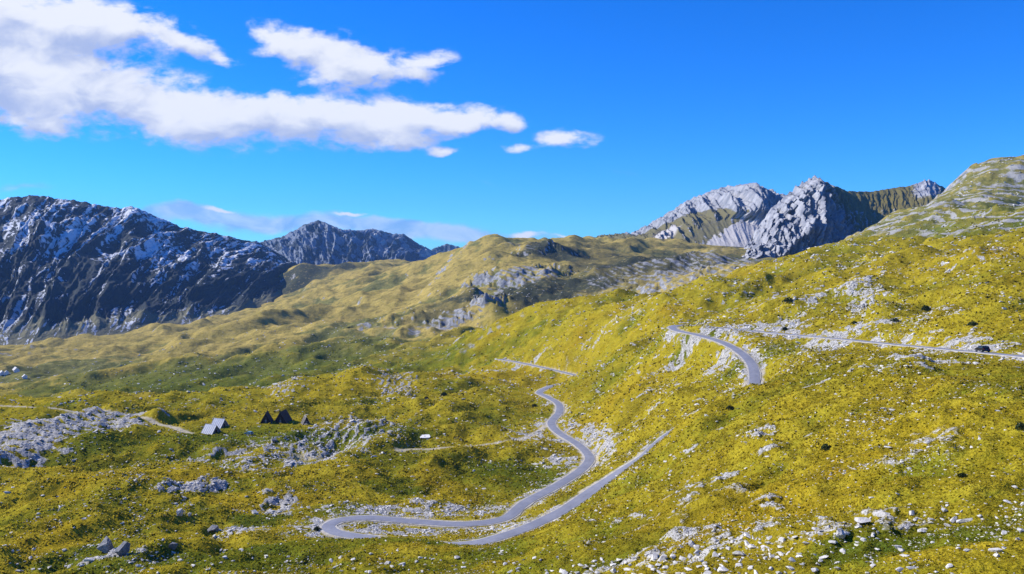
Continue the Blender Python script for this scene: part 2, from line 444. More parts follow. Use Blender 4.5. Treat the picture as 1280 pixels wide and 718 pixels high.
# relief whose wavelengths grow with distance, as the eye sees them: hummocks, hollows and rills
def relief():
    tot = np.zeros_like(R); hol = np.zeros_like(R)
    for o, lam in enumerate((1.4, 2.9, 6.0, 12.5, 26.0, 54.0, 112.0, 230.0, 470.0)):
        q = lam / R
        nr0 = 1 - sstep(math.log(300), math.log(480), LL)
        w = sstep(.0025, .006, q) * (1 - np.clip((q - (.045 + .04 * nr0)) / (.105 + .04 * nr0), 0, 1) ** 1.5)
        m = w > 1e-3
        if not m.any(): continue
        x, y = GX[m], GY[m]
        wx = x + .35 * lam * perlin(x / lam * .6, y / lam * .6, 701 + o); wy = y + .35 * lam * perlin(x / lam * .6 + 40, y / lam * .6, 751 + o)
        p = perlin(wx / lam, wy / lam * .8, 601 + o)
        b = .62 - np.abs(perlin(wx / lam * .8 + 9, wy / lam * .62, 651 + o)) * 2.1       # sharp crests
        b2 = np.abs(perlin(wx / lam * .7 + 31, wy / lam * .7, 661 + o)) * 2.0 - .55      # sharp creases
        v = (.30 * p + .38 * b + .38 * b2)
        qq = q[m]
        amp = .065 + .135 * sstep(.012, .026, qq)
        tot[m] += amp * lam * w[m] * v
        hol[m] += v * w[m] * min(1.0, .4 + .12 * o)
    return tot, hol
RELIEF, HOLLOW = relief()
def spurs():
    # long spurs: those of the right-hand slope run across it, those of the far valley wind sideways
    wr = sstep(.06, .20, LA) * sstep(math.log(235), math.log(300), LL) * (1 - sstep(math.log(560), math.log(760), LL))
    xs, ys = GX + .18 * GY, GY - .22 * GX
    q = xs / 170 + .5 * perlin(GX / 120, GY / 120, 811), ys / 44 + .35 * perlin(GX / 60, GY / 60, 813)
    nr_ = 1 - np.abs(perlin(*q, 815)) * 1.7
    wl = (1 - sstep(-.02, .16, LA)) * sstep(math.log(430), math.log(620), LL) * (1 - sstep(math.log(1150), math.log(1500), LL) * sstep(-.24, -.09, LA)) * (1 - sstep(math.log(2100), math.log(2700), LL))
    q = GX / 420 + .5 * perlin(GX / 260, GY / 260, 821), GY / 150 + .3 * GX / 420 + .5 * perlin(GX / 160, GY / 160, 823)
    nl_ = 1 - np.abs(perlin(*q, 825)) * 1.8
    sc_ = R / 900
    return wr * 5.0 * (nr_ - .55) + wl * 9.0 * sc_ ** .7 * (nl_ - .45), wr * (nr_ - .45) + wl * (nl_ - .45)
SPUR, SPURN = spurs()
RELIEF = RELIEF + SPUR; HOLLOW = HOLLOW + 1.2 * SPURN

# ------------------------------------------------------------------ cover masks (rock, green, dull, dirt)
near_w = 1 - sstep(math.log(450), math.log(800), LL)
far_w = sstep(math.log(700), math.log(1300), LL)
nz_big = fbm(GX / 60, GY / 60, 5, .55, 3)
nz_mid = fbm(GX / 18, GY / 18, 4, .55, 9)
nz_sm = fbm(GX / 5, GY / 5, 3, .6, 21)
nz_far = fbm(GX / 260, GY / 260, 6, .6, 33)

rock = np.zeros_like(R); green = np.zeros_like(R); dull = np.zeros_like(R); orange = np.zeros_like(R)
stone = np.zeros_like(R)      # density of loose stones
green = 0.42 + 0.46 * nz_big + 0.24 * nz_mid
green = green * (1 - far_w) + far_w * (0.35 + 0.35 * nz_far)
green = green - (.38 + .22 * sstep(math.log(350), math.log(800), LL)) * HOLLOW
orange = sstep(0.15, 0.8, 0.35 * nz_mid - 0.55 * nz_big + 0.02)
stone = np.clip(0.07 + 0.35 * sstep(0.1, 0.8, nz_mid + .4 * nz_big), 0, 1) * (1 - .6 * far_w)
dull = sstep(math.log(600), math.log(1500), LL) * 0.95
left = 1 - sstep(-0.16, 0.02, LA)
dull = np.clip(dull + 0.25 * left * sstep(math.log(420), math.log(560), LL), 0, 1)

# greens; the first also paints the bowl's shade into the colour
for b in [(120, 568, 75, 26, .55), (490, 612, 45, 16, .9), (440, 640, 60, 14, .5), (540, 580, 110, 20, .4), (325, 652, 34, 11, 1.0), (90, 690, 60, 12, .7), (290, 600, 110, 14, .4), (330, 545, 120, 12, .5), (480, 545, 60, 8, .7),
          (70, 470, 90, 12, .9), (130, 460, 60, 8, .6), (240, 560, 60, 12, .5), (1120, 680, 120, 22, .8), (760, 690, 120, 20, .5), (600, 700, 200, 14, .4), (380, 692, 150, 18, .7), (200, 700, 150, 14, .6),
          (370, 394, 50, 8, .9), (420, 412, 50, 9, .7), (440, 432, 80, 9, .6), (330, 452, 130, 9, .6), (170, 474, 130, 9, .7), (470, 360, 30, 6, .5), (1000, 440, 90, 12, .3), (650, 600, 90, 18, .5), (860, 440, 60, 10, .5), (960, 640, 80, 16, .2), (820, 640, 90, 20, .35), (410, 550, 70, 10, .4)]:
    green = green + b[4] * blob(*b[:4], seed=int(b[0]))
for b in [(180, 605, 150, 12, .8), (330, 625, 90, 14, .8), (1100, 540, 120, 40, .4), (1000, 600, 140, 20, .5), (960, 650, 130, 14, .7), (900, 500, 90, 12, .4), (640, 480, 90, 12, .6), (560, 470, 90, 10, .5),
          (60, 670, 50, 22, .7), (1180, 690, 90, 16, .5), (1230, 590, 60, 20, .2), (780, 500, 60, 16, .5), (1200, 420, 90, 12, .3), (1150, 480, 90, 10, .5), (300, 408, 80, 9, .9), (240, 440, 110, 10, .6), (555, 345, 60, 16, .7), (480, 385, 50, 9, .6), (200, 492, 160, 6, .6), (450, 485, 80, 14, .4), (520, 690, 120, 10, .5), (1150, 330, 120, 14, .5),
          (640, 310, 60, 8, .5), (720, 325, 70, 12, .5)]:
    bb = blob(*b[:4], seed=int(b[0]) + 5)
    green = green - b[4] * bb
    orange = np.clip(orange + 0.6 * b[4] * bb, 0, 1)
green = np.clip(green, 0, 1.3)

# limestone strata: tilted beds that break the surface here and there
wob = 5.0 * fbm(GX / 45, GY / 45, 3, .5, 51)
bedA = (GX * 0.80 + GY * 0.42 + BASE * 0.5 + wob)
bedB = (GX * -0.42 + GY * 0.75 + BASE * 0.9 + wob * .8)
def beds(ph, sp, width):
    f = np.abs(((ph / sp) % 1.0) - 0.5) * 2
    return sstep(1 - width, 1 - width * .4, f)
patchA = sstep(0.15, 0.75, fbm(GX / 38, GY / 38, 4, .6, 61) + 0.18)
patchB = sstep(0.25, 0.85, fbm(GX / 30, GY / 30, 4, .6, 71) + 0.12)
right = sstep(-0.05, 0.12, LA)
mid = sstep(math.log(90), math.log(150), LL)
stA = beds(bedA, 13, .30) * patchA * right * near_w * mid
stB = beds(bedB, 9, .34) * patchB * near_w * mid * (0.35 + 0.65 * right)
strata = np.clip(stA * 0.8 + stB, 0, 1)
rag = np.clip(0.5 + 0.9 * nz_sm + 0.5 * fbm(GX / 1.6, GY / 1.6, 2, .6, 81), 0, 1)
upR = sstep(.10, .22, LA) * sstep(math.log(240), math.log(300), LL) * (1 - sstep(math.log(560), math.log(700), LL))
strata = np.clip(strata + .8 * upR * beds(bedB * 1.3, 9, .32) * sstep(.0, .6, fbm(GX / 34, GY / 34, 4, .6, 77) + .15), 0, 1)
rock = strata * sstep(.35, .75, rag) * 0.8
stone = stone + .25 * upR * sstep(-.2, .5, nz_mid) + .12 * right * sstep(math.log(300), math.log(400), LL)

ROCKS = [(40, 545, 52, 36, 1.0, 'p'), (110, 528, 80, 12, .9, 'p'), (20, 575, 30, 14, .8, 'p'), (255, 612, 40, 7, .9, ''), (210, 622, 26, 5, .9, ''), (350, 628, 22, 16, .8, ''), (440, 545, 60, 22, .75, 's'), (395, 555, 18, 14, .7, 's'), (330, 570, 110, 18, .35, ''),
         (300, 665, 30, 6, .8, ''), (400, 660, 40, 14, .6, ''), (130, 700, 44, 6, .9, ''), (500, 640, 90, 9, .75, ''), (590, 640, 50, 8, .6, ''), (490, 664, 80, 7, .6, ''), (600, 662, 60, 4, .8, ''), (655, 655, 40, 6, .5, ''), (750, 562, 20, 22, 1.0, ''), (735, 545, 14, 14, .9, ''), (700, 575, 28, 10, .85, ''), (660, 545, 30, 10, .5, ''),
         (712, 535, 12, 10, .8, ''), (700, 605, 20, 8, .6, ''), (840, 422, 14, 6, 1.0, ''), (870, 437, 42, 9, .95, ''), (900, 457, 24, 10, .9, ''), (930, 412, 62, 6, .9, ''), (980, 412, 26, 8, 1.0, ''), (1060, 419, 70, 4, .9, ''), (1190, 432, 40, 10, 1.0, ''), (1230, 436, 40, 6, .9, ''), (1160, 456, 60, 8, .7, ''),
         (1070, 360, 24, 14, .8, ''), (1085, 380, 24, 14, .7, ''), (1010, 378, 22, 8, .6, ''), (1040, 435, 40, 7, .6, ''), (950, 545, 18, 6, .8, ''), (1060, 415, 30, 6, .6, ''), (870, 340, 24, 30, .2, ''), (495, 480, 26, 22, .6, 's'), (355, 480, 26, 24, .5, 's'), (560, 465, 40, 6, .4, ''),
         (640, 462, 60, 4, .6, ''), (920, 680, 90, 18, .25, ''), (1060, 660, 120, 18, .2, ''), (800, 700, 120, 10, .35, ''), (860, 620, 20, 26, .3, ''), (960, 635, 24, 16, .3, ''), (1150, 560, 60, 30, .2, ''), (780, 400, 90, 10, .2, '')]
pave = np.zeros_like(R)
for q, b in enumerate(ROCKS):
    m = blob(*b[:4], soft=.9, warp=.5, seed=500 + q)
    tex = sstep(.25, .7, rag + .25 * (b[4] - .5))
    if b[5] == 'p':
        ph = (GX * .25 + GY * 1.0 + 3 * nz_mid) / 6.0
        tex = np.clip(sstep(.18, .42, np.abs((ph % 1) - .5) + .22 * nz_sm + .14), 0, 1)
        pave = np.maximum(pave, m)
    if b[5] == 's':
        ph = (GX * .9 - GY * .18 + 2 * nz_mid) / 4.2
        tex = sstep(.22, .44, np.abs((ph % 1) - .5) + .2 * nz_sm)
    rock = np.maximum(rock, np.clip(m * tex * (0.35 + .65 * b[4]) * 1.1, 0, 1))
    stone = np.clip(stone + m * b[4] * (.45 if b[5] == 'p' else 1.0), 0, 2)

# far grey limestone
grey = np.zeros_like(R)
for q, b in enumerate([(650, 350, 46, 12, 1.0), (610, 388, 22, 10, 1.0), (560, 405, 24, 8, 1.0), (600, 345, 22, 6, .7), (655, 306, 24, 4, .9), (665, 318, 24, 4, .8), (700, 316, 30, 5, .6), (575, 318, 10, 10, .7), (505, 400, 40, 10, .6), (790, 340, 44, 16, .8), (850, 350, 70, 26, .95), (910, 335, 50, 22, .95), (760, 360, 50, 16, .8), (720, 350, 20, 10, .6),
                       (820, 318, 60, 8, .5), (930, 355, 24, 10, .8), (300, 440, 26, 6, .5), (230, 450, 40, 4, .5), (120, 488, 60, 3, .5), (60, 490, 70, 3, .6), (40, 445, 60, 6, .8), (370, 390, 20, 6, .3), (535, 416, 90, 8, .8), (590, 427, 60, 9, .75), (455, 409, 12, 5, 1.2), (690, 395, 26, 8, .7), (650, 398, 18, 8, .7), (560, 440, 50, 6, .5)]):
    m = blob(*b[:4], soft=1.0, warp=.6, seed=900 + q) * b[4]
    grey = np.maximum(grey, m)
fr = fbm(GX / 30, GY / 30, 4, .62, 91)
bedC = (GX * 0.75 + GY * 0.15 + BASE * 1.2 + 10 * fbm(GX / 120, GY / 120, 3, .5, 95))
stC = beds(bedC, 15, .70)
grey_rock = np.clip(grey * sstep(-.2, .5, .45 * fr + 1.5 * (stC - .30)), 0, 1)
# the ledgy right-hand slope
Rw = sstep(.30, .40, LA) * sstep(math.log(560), math.log(720), LL)
bedD = (GX * 0.10 + GY * 0.30 + BASE * 1.0 + 7 * fbm(GX / 110, GY / 110, 4, .5, 97))
stD = beds(bedD, 17, .55) * sstep(-.25, .3, fbm(GX / 70, GY / 45, 4, .6, 99) + .16) * Rw
fl = beds(bedC * 1.0 + GY * .2, 60, .35) * sstep(-.1, .35, fbm(GX / 90, GY / 90, 3, .6, 103)) * Rw
ledge = np.clip(stD + .5 * fl, 0, 1) * sstep(-.5, .2, fr + .25)
dull = np.clip(dull * (1 - .1 * Rw) + .25 * Rw, 0, 1)
green = green + .55 * Rw
dull = np.clip(dull + .8 * blob(665, 366, 75, 16, soft=1.2, seed=7) + .55 * blob(820, 350, 130, 30, soft=1.4, seed=8) + .5 * blob(560, 400, 60, 20, soft=1.4, seed=9) + 1.0 * blob(385, 346, 50, 12, soft=1.2, seed=10) + .9 * blob(560, 322, 26, 10, soft=1.2, seed=12) + .6 * blob(690, 320, 40, 6, soft=1.2, seed=13), 0, 1.6)  # includes cloud and mountain shade painted on middle hill and valley head
rock_far = np.clip(np.maximum(grey_rock, ledge), 0, 1)

# dirt and road edges
dirt = (1 - sstep(1.1, 2.2, TD + .6 * nz_sm)) * 0.85
verge = (1 - sstep(2.2, 3.3, RD + 0.9 * nz_sm + .5 * nz_mid)) 
bank = (1 - sstep(4.0, 9.0, RD + 3.0 * nz_mid)) * sstep(0.05, .5, fbm(GX / 24, GY / 24, 3, .6, 111) + .22)
rock = np.maximum(rock, bank * sstep(.35, .7, rag) * .85)
stone = np.clip(stone + bank * 1.0, 0, 2)
dirt = np.maximum(dirt, verge)
for b in [(385, 564, 26, 2.5)]:
    dirt = np.maximum(dirt, .6 * blob(*b, seed=77))

# ------------------------------------------------------------------ relief
flat = sstep(3.6, 30.0, RD) * (0.25 + .75 * sstep(1.5, 6, TD))
H = BASE.copy()
humw = sstep(math.log(25), math.log(90), LL)
# level ground about the huts and the big boulders
calm_ground = 1 - np.clip(.85 * blob(320, 534, 100, 16, soft=1.2, warp=.2, seed=61) + .7 * blob(145, 688, 40, 16, soft=1.2, warp=.2, seed=62) + .6 * blob(60, 540, 70, 26, soft=1.2, warp=.2, seed=63), 0, .9)
H += flat * humw * RELIEF * calm_ground
H += far_w * 9.0 * ridged(GX / 420 + .3 * GY / 420, GY / 300, 5, .52, 141) * (1 - Rw * .6)
H += flat * (rock * (0.55 + .5 * nz_sm) * near_w * 1.1)
H += pave * (0.5 * rock) * flat
H += grey * (2.2 * fr) + ledge * (1.2 + 1.2 * fr)
H += Rw * 2.2 * (((bedD / 17) % 1.0) - .5) * sstep(-.2, .4, fr)
# scarps on the middle hill
for b in [(650, 343, 44, 8, 20), (690, 341, 24, 6, 12), (612, 383, 20, 8, 16), (562, 402, 24, 6, 13), (667, 316, 22, 4, 14), (705, 318, 26, 3, 12), (600, 347, 20, 4, 9), (500, 400, 26, 5, 9), (850, 352, 40, 12, 16), (790, 348, 26, 8, 12), (915, 342, 36, 8, 16), (765, 362, 26, 6, 10)]:
    H += (.42 if b[0] < 720 else .22) * b[4] * blob(*b[:4], soft=.6, warp=.55, seed=int(b[0]) + 3)
dHr = np.gradient(H, axis=0) / np.gradient(R, axis=0)
dHa = np.gradient(H, axis=1) / (R * np.gradient(LA, axis=1))
slope = np.hypot(dHr, dHa)
grey = np.maximum(grey, 1.5 * sstep(.75, 1.15, slope) * sstep(math.log(620), math.log(800), LL))
# the road's bench
kb = 1 - sstep(2.6, 7.0, RD)
H = np.where(RD < 12, H * (1 - kb) + (RZ - 0.10) * kb, H)

# ------------------------------------------------------------------ mesh helpers
def grid_mesh(name, X, Y, Z, flip=False):
    nr, nc = X.shape
    me = bpy.data.meshes.new(name)
    co = np.stack([X.ravel(), Y.ravel(), Z.ravel()], 1).astype(np.float32)
    me.vertices.add(co.shape[0]); me.vertices.foreach_set('co', co.ravel())
    idx = np.arange(nr * nc, dtype=np.int32).reshape(nr, nc)
    q = np.stack([idx[:-1, :-1], idx[:-1, 1:], idx[1:, 1:], idx[1:, :-1]], -1).reshape(-1, 4)
    if flip: q = q[:, ::-1]
    nf = q.shape[0]
    me.loops.add(nf * 4); me.loops.foreach_set('vertex_index', np.ascontiguousarray(q).ravel())
    me.polygons.add(nf); me.polygons.foreach_set('loop_start', np.arange(0, nf * 4, 4, dtype=np.int32))
    me.polygons.foreach_set('use_smooth', np.ones(nf, bool))
    me.update(calc_edges=True)
    return me
def set_attr(me, name, arrs):
    a = me.attributes.new(name, 'FLOAT_COLOR', 'POINT')
    d = np.stack([np.broadcast_to(x, arrs[0].shape).ravel() for x in arrs], 1).astype(np.float32)
    a.data.foreach_set('color', np.clip(d, 0, 4).ravel())
def link(name, me, mat=None, parent=None, loc=None, rot=None, **props):
    o = bpy.data.objects.new(name, me)
    COL.objects.link(o)
    if mat is not None and me is not None and len(me.materials) == 0:
        me.materials.append(mat)
    if parent is not None: o.parent = parent
    if loc is not None: o.location = loc
    if rot is not None: o.rotation_euler = rot
    for kk, vv in props.items(): o[kk] = vv
    return o
def new_mat(name):
    m = bpy.data.materials.new(name); m.use_nodes = True
    t = NT(m.node_tree)
    b = m.node_tree.nodes['Principled BSDF']
    b.inputs['Specular IOR Level'].default_value = 0.15
    b.inputs['Roughness'].default_value = 0.9
    return m, t, b

# ------------------------------------------------------------------ ground material
def ground_material():
    m, t, b = new_mat('alpine_meadow')
    b.inputs['Specular IOR Level'].default_value = 0.0
    geo = t.node('ShaderNodeNewGeometry'); P = geo.outputs['Position']
    ca_ = t.node('ShaderNodeAttribute', attribute_name='cover'); cb_ = t.node('ShaderNodeAttribute', attribute_name='cover2')
    s1 = t.node('ShaderNodeSeparateColor'); t.l.new(ca_.outputs['Color'], s1.inputs[0])
    s2 = t.node('ShaderNodeSeparateColor'); t.l.new(cb_.outputs['Color'], s2.inputs[0])
    rock_, green_, dull_ = s1.outputs; orange_, dirt_, rockf_ = s2.outputs
    nA = t.noise(P, 0.9, 5, .65); nB = t.noise(P, 0.16, 5, .6); nC = t.noise(P, 3.5, 3, .6); nD = t.noise(P, 0.035, 6, .62)
    gold = t.mix(t.rng(nB, .3, .7), (0.325, 0.252, 0.014), (0.470, 0.375, 0.028))
    gold = t.mix(t.math('MULTIPLY', orange_, t.rng(nA, .25, .65)), gold, (0.36, 0.225, 0.010))
    gr = t.mix(t.rng(nB, .3, .7), (0.115, 0.135, 0.010), (0.225, 0.228, 0.018))
    gf = t.math('ADD', green_, t.math('MULTIPLY', t.math('SUBTRACT', nA, .5), 1.1))
    gf = t.math('ADD', gf, t.math('MULTIPLY', t.math('SUBTRACT', nB, .5), .7))
    grass = t.mix(t.rng(gf, .15, 1.0), gold, gr)
    lush = t.mix(nA, (0.075, 0.115, 0.014), (0.120, 0.160, 0.018))
    grass = t.mix(t.rng(gf, .95, 1.45), grass, lush)
    grass = t.mix(t.rng(t.noise(P, .022, 5, .6), .46, .36, 0, .35), grass, (0.150, 0.105, 0.010))
    # heath and old tussocks between the blades
    grass = t.mix(t.math('MULTIPLY', t.rng(t.math('ADD', nC, t.math('MULTIPLY', nA, .5)), .84, .56), .60), grass, (0.050, 0.045, 0.005))
    # far pasture: paler straw, olive and slate tints
    straw = t.mix(t.rng(nD, .35, .65), (0.46, 0.345, 0.095), (0.315, 0.250, 0.065))
    olive = t.mix(t.rng(nD, .3, .7), (0.130, 0.138, 0.045), (0.205, 0.192, 0.060))
    farc = t.mix(t.rng(t.math('ADD', green_, t.math('MULTIPLY', t.math('SUBTRACT', nD, .5), 1.6)), .2, .75), straw, olive)
    heath_shade = t.mix(nB, (0.045, 0.052, 0.034), (0.075, 0.078, 0.045))  # dwarf scrub tone, also used for painted cloud and mountain shade
    farc = t.mix(t.rng(dull_, .95, 1.5), farc, heath_shade)
    nG = t.noise(P, .42, 4, .72); nH = t.noise(P, .10, 6, .70)
    # dwarf shrubs, sheep-worn turf and crumbs of rock on the far pastures
    farc = t.mix(t.rng(nH, .50, .36, 0, .5), farc, heath_shade)
    farc = t.mix(t.rng(nG, .46, .34, 0, .55), farc, (0.060, 0.066, 0.030))
    farc = t.mix(t.rng(nH, .54, .68, 0, .55), farc, (0.46, 0.36, 0.13))
    farc = t.mix(t.math('MULTIPLY', t.rng(nG, .60, .70), t.rng(nD, .42, .62, 0, .8)), farc, (0.40, 0.385, 0.34))
    grass = t.mix(t.rng(nH, .46, .34, 0, .5), grass, (0.085, 0.080, 0.006))
    grass = t.mix(t.rng(nG, .44, .32, 0, .38), grass, (0.060, 0.058, 0.006))
    grass = t.mix(t.rng(nG, .58, .70, 0, .5), grass, (0.50, 0.40, 0.03))
    c = t.mix(t.rng(dull_, .15, .95), grass, farc)
    c = t.mix(t.math('MULTIPLY', dirt_, t.rng(nA, .2, .5, .55, 1.0)), c, t.mix(nC, (0.44, 0.38, 0.28), (0.62, 0.56, 0.45)))
    lime = t.mix(t.rng(nA, .3, .75), (0.30, 0.29, 0.265), (0.66, 0.63, 0.58))
    lime = t.mix(t.rng(nC, .36, .50, .85, 0.0), lime, (0.085, 0.08, 0.06))
    lime = t.mix(t.rng(nA, .34, .46, .8, 0.0), lime, (0.10, 0.10, 0.05))
    rf = t.rng(t.math('ADD', rock_, t.math('MULTIPLY', t.math('SUBTRACT', nA, .5), .7)), .38, .58)
    c = t.mix(rf, c, lime)
    fgrey = t.mix(t.rng(nB, .3, .7), (0.13, 0.135, 0.145), (0.38, 0.375, 0.365))
    cc_ = t.node('ShaderNodeAttribute', attribute_name='cover3')
    s3 = t.node('ShaderNodeSeparateColor'); t.l.new(cc_.outputs['Color'], s3.inputs[0])
    ledge_ = s3.outputs[0]
    def strata(nv, sp, warp, wsc, lo, hi):
        dp = t.node('ShaderNodeVectorMath', operation='DOT_PRODUCT'); t.l.new(P, dp.inputs[0]); dp.inputs[1].default_value = nv
        ph = t.math('ADD', dp.outputs['Value'], t.math('MULTIPLY', t.math('SUBTRACT', t.noise(P, wsc, 5, .55), .5), warp))
        fr_ = t.math('FRACT', t.math('DIVIDE', ph, sp))
        return t.rng(t.math('ABSOLUTE', t.math('SUBTRACT', fr_, .5)), lo, hi)
    sC = strata((.75, .15, 1.2), 12.0, 95.0, .006, .10, .40)
    sD = strata((.16, .20, 1.0), 12.0, 75.0, .011, .16, .40)
    nE = t.noise(P, .07, 5, .65); nF = t.noise(P, .02, 4, .6)
    rC = t.math('MULTIPLY', rockf_, t.math('ADD', t.math('MULTIPLY', sC, .26), t.math('ADD', t.math('MULTIPLY', nE, 1.2), t.math('MULTIPLY', t.math('SUBTRACT', nF, .5), .8))))
    c = t.mix(t.rng(rC, .58, .86), c, fgrey)
    rD = t.math('MULTIPLY', ledge_, t.math('ADD', t.math('MULTIPLY', sD, .30), t.math('ADD', t.math('MULTIPLY', nE, 1.3), t.math('MULTIPLY', nF, 1.1))))
    c = t.mix(t.rng(rD, 1.34, 1.56), c, t.mix(nB, (0.22, 0.215, 0.20), (0.47, 0.455, 0.42)))
    t.l.new(c, b.inputs['Base Color'])
    bump = t.node('ShaderNodeBump'); bump.inputs['Strength'].default_value = 1.0; bump.inputs['Distance'].default_value = 0.5
    hgt = t.math('ADD', t.math('MULTIPLY', nA, 1.0), t.math('MULTIPLY', nC, .45))
    t.l.new(hgt, bump.inputs['Height'])
    b2 = t.node('ShaderNodeBump'); b2.inputs['Strength'].default_value = 0.6; b2.inputs['Distance'].default_value = 2.5
    t.l.new(nB, b2.inputs['Height']); t.l.new(bump.outputs[0], b2.inputs['Normal'])
    t.l.new(b2.outputs[0], b.inputs['Normal'])
    return m
M_GROUND = ground_material()
me = grid_mesh('terrain', GX, GY, H, flip=True)
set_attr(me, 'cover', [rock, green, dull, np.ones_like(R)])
set_attr(me, 'cover2', [orange, dirt, grey, np.ones_like(R)])
set_attr(me, 'cover3', [Rw, pave, 0 * R, np.ones_like(R)])
link('terrain', me, M_GROUND, kind='structure', label='grassy mountain valley with golden slopes and limestone ledges')

# ------------------------------------------------------------------ mountains (structure), built between crest and foot lines
def curve_interp(c, pxs):
    c = np.array(c, float)
    return np.interp(pxs, c[:, 0], c[:, 1]), np.interp(pxs, c[:, 0], c[:, 2])
def patch(curves, px0, px1, nc, rows):
    """curves front to back; rows = number of rows between neighbours. Returns X,Y,Z,t(0..1 foot to crest,>1 behind),px"""
    pxs = np.linspace(px0, px1, nc)
    pts = []
    for c in curves:
        py, d = curve_interp(c, pxs)
        pts.append(np.stack(at(pxs, py, d), -1))
    X, T = [], []
    for i, nrow in enumerate(rows):
        ts = np.linspace(0, 1, nrow, endpoint=(i == len(rows) - 1))
        for t in ts:
            X.append(pts[i] * (1 - t) + pts[i + 1] * t); T.append(np.full(nc, i + t))
    A = np.array(X); T = np.array(T)
    return A[..., 0], A[..., 1], A[..., 2], T, np.broadcast_to(pxs, T.shape)

def mountain_material(name, darks, rocks, grass, scree, fine=.02, blue=None):
    m, t, b = new_mat(name)
    geo = t.node('ShaderNodeNewGeometry'); P = geo.outputs['Position']
    a = t.node('ShaderNodeAttribute', attribute_name='cover')
    s = t.node('ShaderNodeSeparateColor'); t.l.new(a.outputs['Color'], s.inputs[0])
    rk, gr, sc = s.outputs
    n1 = t.noise(P, fine, 6, .65); n2 = t.noise(P, fine * 4, 4, .6)
    c = t.mix(t.rng(n1, .3, .7), darks[0], darks[1])
    c = t.mix(t.rng(t.math('ADD', gr, t.math('MULTIPLY', t.math('SUBTRACT', n1, .5), .9)), .3, .65), c, t.mix(n2, grass[0], grass[1]))
    c = t.mix(t.rng(t.math('ADD', rk, t.math('MULTIPLY', t.math('SUBTRACT', n2, .5), .9)), .34, .62), c, t.mix(t.rng(n1, .3, .7), rocks[0], rocks[1]))
    c = t.mix(t.rng(t.math('ADD', sc, t.math('MULTIPLY', t.math('SUBTRACT', n1, .5), .5)), .35, .65), c, t.mix(n2, scree[0], scree[1]))
    t.l.new(c, b.inputs['Base Color'])
    bp = t.node('ShaderNodeBump'); bp.inputs['Strength'].default_value = .8; bp.inputs['Distance'].default_value = .12 / fine
    t.l.new(n2, bp.inputs['Height'])
    t.l.new(bp.outputs[0], b.inputs['Normal'])
    return m

def left_mountain():
    crest = [(-330, 275, 2300), (-150, 262, 2450), (0, 248, 2600), (22, 246, 2620), (45, 243, 2640), (75, 248, 2670), (110, 253, 2700), (150, 261, 2750), (165, 258, 2770), (190, 268, 2800), (230, 284, 2850), (262, 290, 2900), (295, 298, 2950), (322, 302, 3050), (345, 314, 3150), (368, 330, 3250), (385, 345, 3300)]
    foot = [(-330, 450, 1450), (0, 432, 1720), (60, 430, 1720), (100, 422, 1760), (170, 414, 1850), (240, 404, 1950), (300, 392, 2120), (340, 374, 2350), (368, 352, 2700), (385, 360, 2750)]
    low = [(p, y + 25, d - 160) for p, y, d in foot]
    back = [(p, y + 70, d + 900) for p, y, d in crest]
    X, Y, Z, T, PX = patch([low, foot, crest, back], -250, 385, 740, [8, 290, 14])
    v = np.clip(T - 1, 0, 1)
    body = sstep(0, .12, v) * (1 - .75 * sstep(.9, 1.0, v)) * (T < 2) + (T >= 2) * .25
    s = PX / 60.0 - v * 1.9           # gullies lean to the right as they come down
    g = ridged(s * 1.0, v * 1.1, 5, .55, 211)
    gb = fbm(s * .55 + 3, v * 1.6, 4, .55, 215)
    fine = fbm(s * 5, v * 12, 4, .6, 219)
    Z2 = Z + body * (15 * g + 18 * gb + 6 * fine)
    Y2 = Y - body * (22 * g)
    X2 = X + body * 30 * gb
    Z2 += sstep(.93, 1.0, v) * (T <= 2.2) * 4 * fbm(PX / 11, v * 2, 4, .6, 223)
    st = .78 * fbm(s * 3.6 + 1.2 * fbm(PX / 40, v * 3, 3, .5, 233), v * 2.4, 5, .72, 229)
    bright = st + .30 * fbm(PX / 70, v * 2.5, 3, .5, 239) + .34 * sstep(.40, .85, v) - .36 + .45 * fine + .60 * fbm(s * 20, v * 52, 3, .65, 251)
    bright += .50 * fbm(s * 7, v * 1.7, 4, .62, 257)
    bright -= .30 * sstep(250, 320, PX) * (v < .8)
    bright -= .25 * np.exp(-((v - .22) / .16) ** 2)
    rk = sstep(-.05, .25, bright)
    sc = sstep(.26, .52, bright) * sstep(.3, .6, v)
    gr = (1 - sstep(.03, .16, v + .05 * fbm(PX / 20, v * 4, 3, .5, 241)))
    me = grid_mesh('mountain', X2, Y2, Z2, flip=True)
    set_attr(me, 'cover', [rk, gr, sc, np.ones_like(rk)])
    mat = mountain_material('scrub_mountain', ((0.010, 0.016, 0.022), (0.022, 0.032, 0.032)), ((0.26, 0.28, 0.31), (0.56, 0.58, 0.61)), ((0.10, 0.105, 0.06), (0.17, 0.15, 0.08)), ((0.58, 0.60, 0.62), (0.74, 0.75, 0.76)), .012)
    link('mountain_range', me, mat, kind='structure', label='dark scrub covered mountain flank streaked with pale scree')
left_mountain()

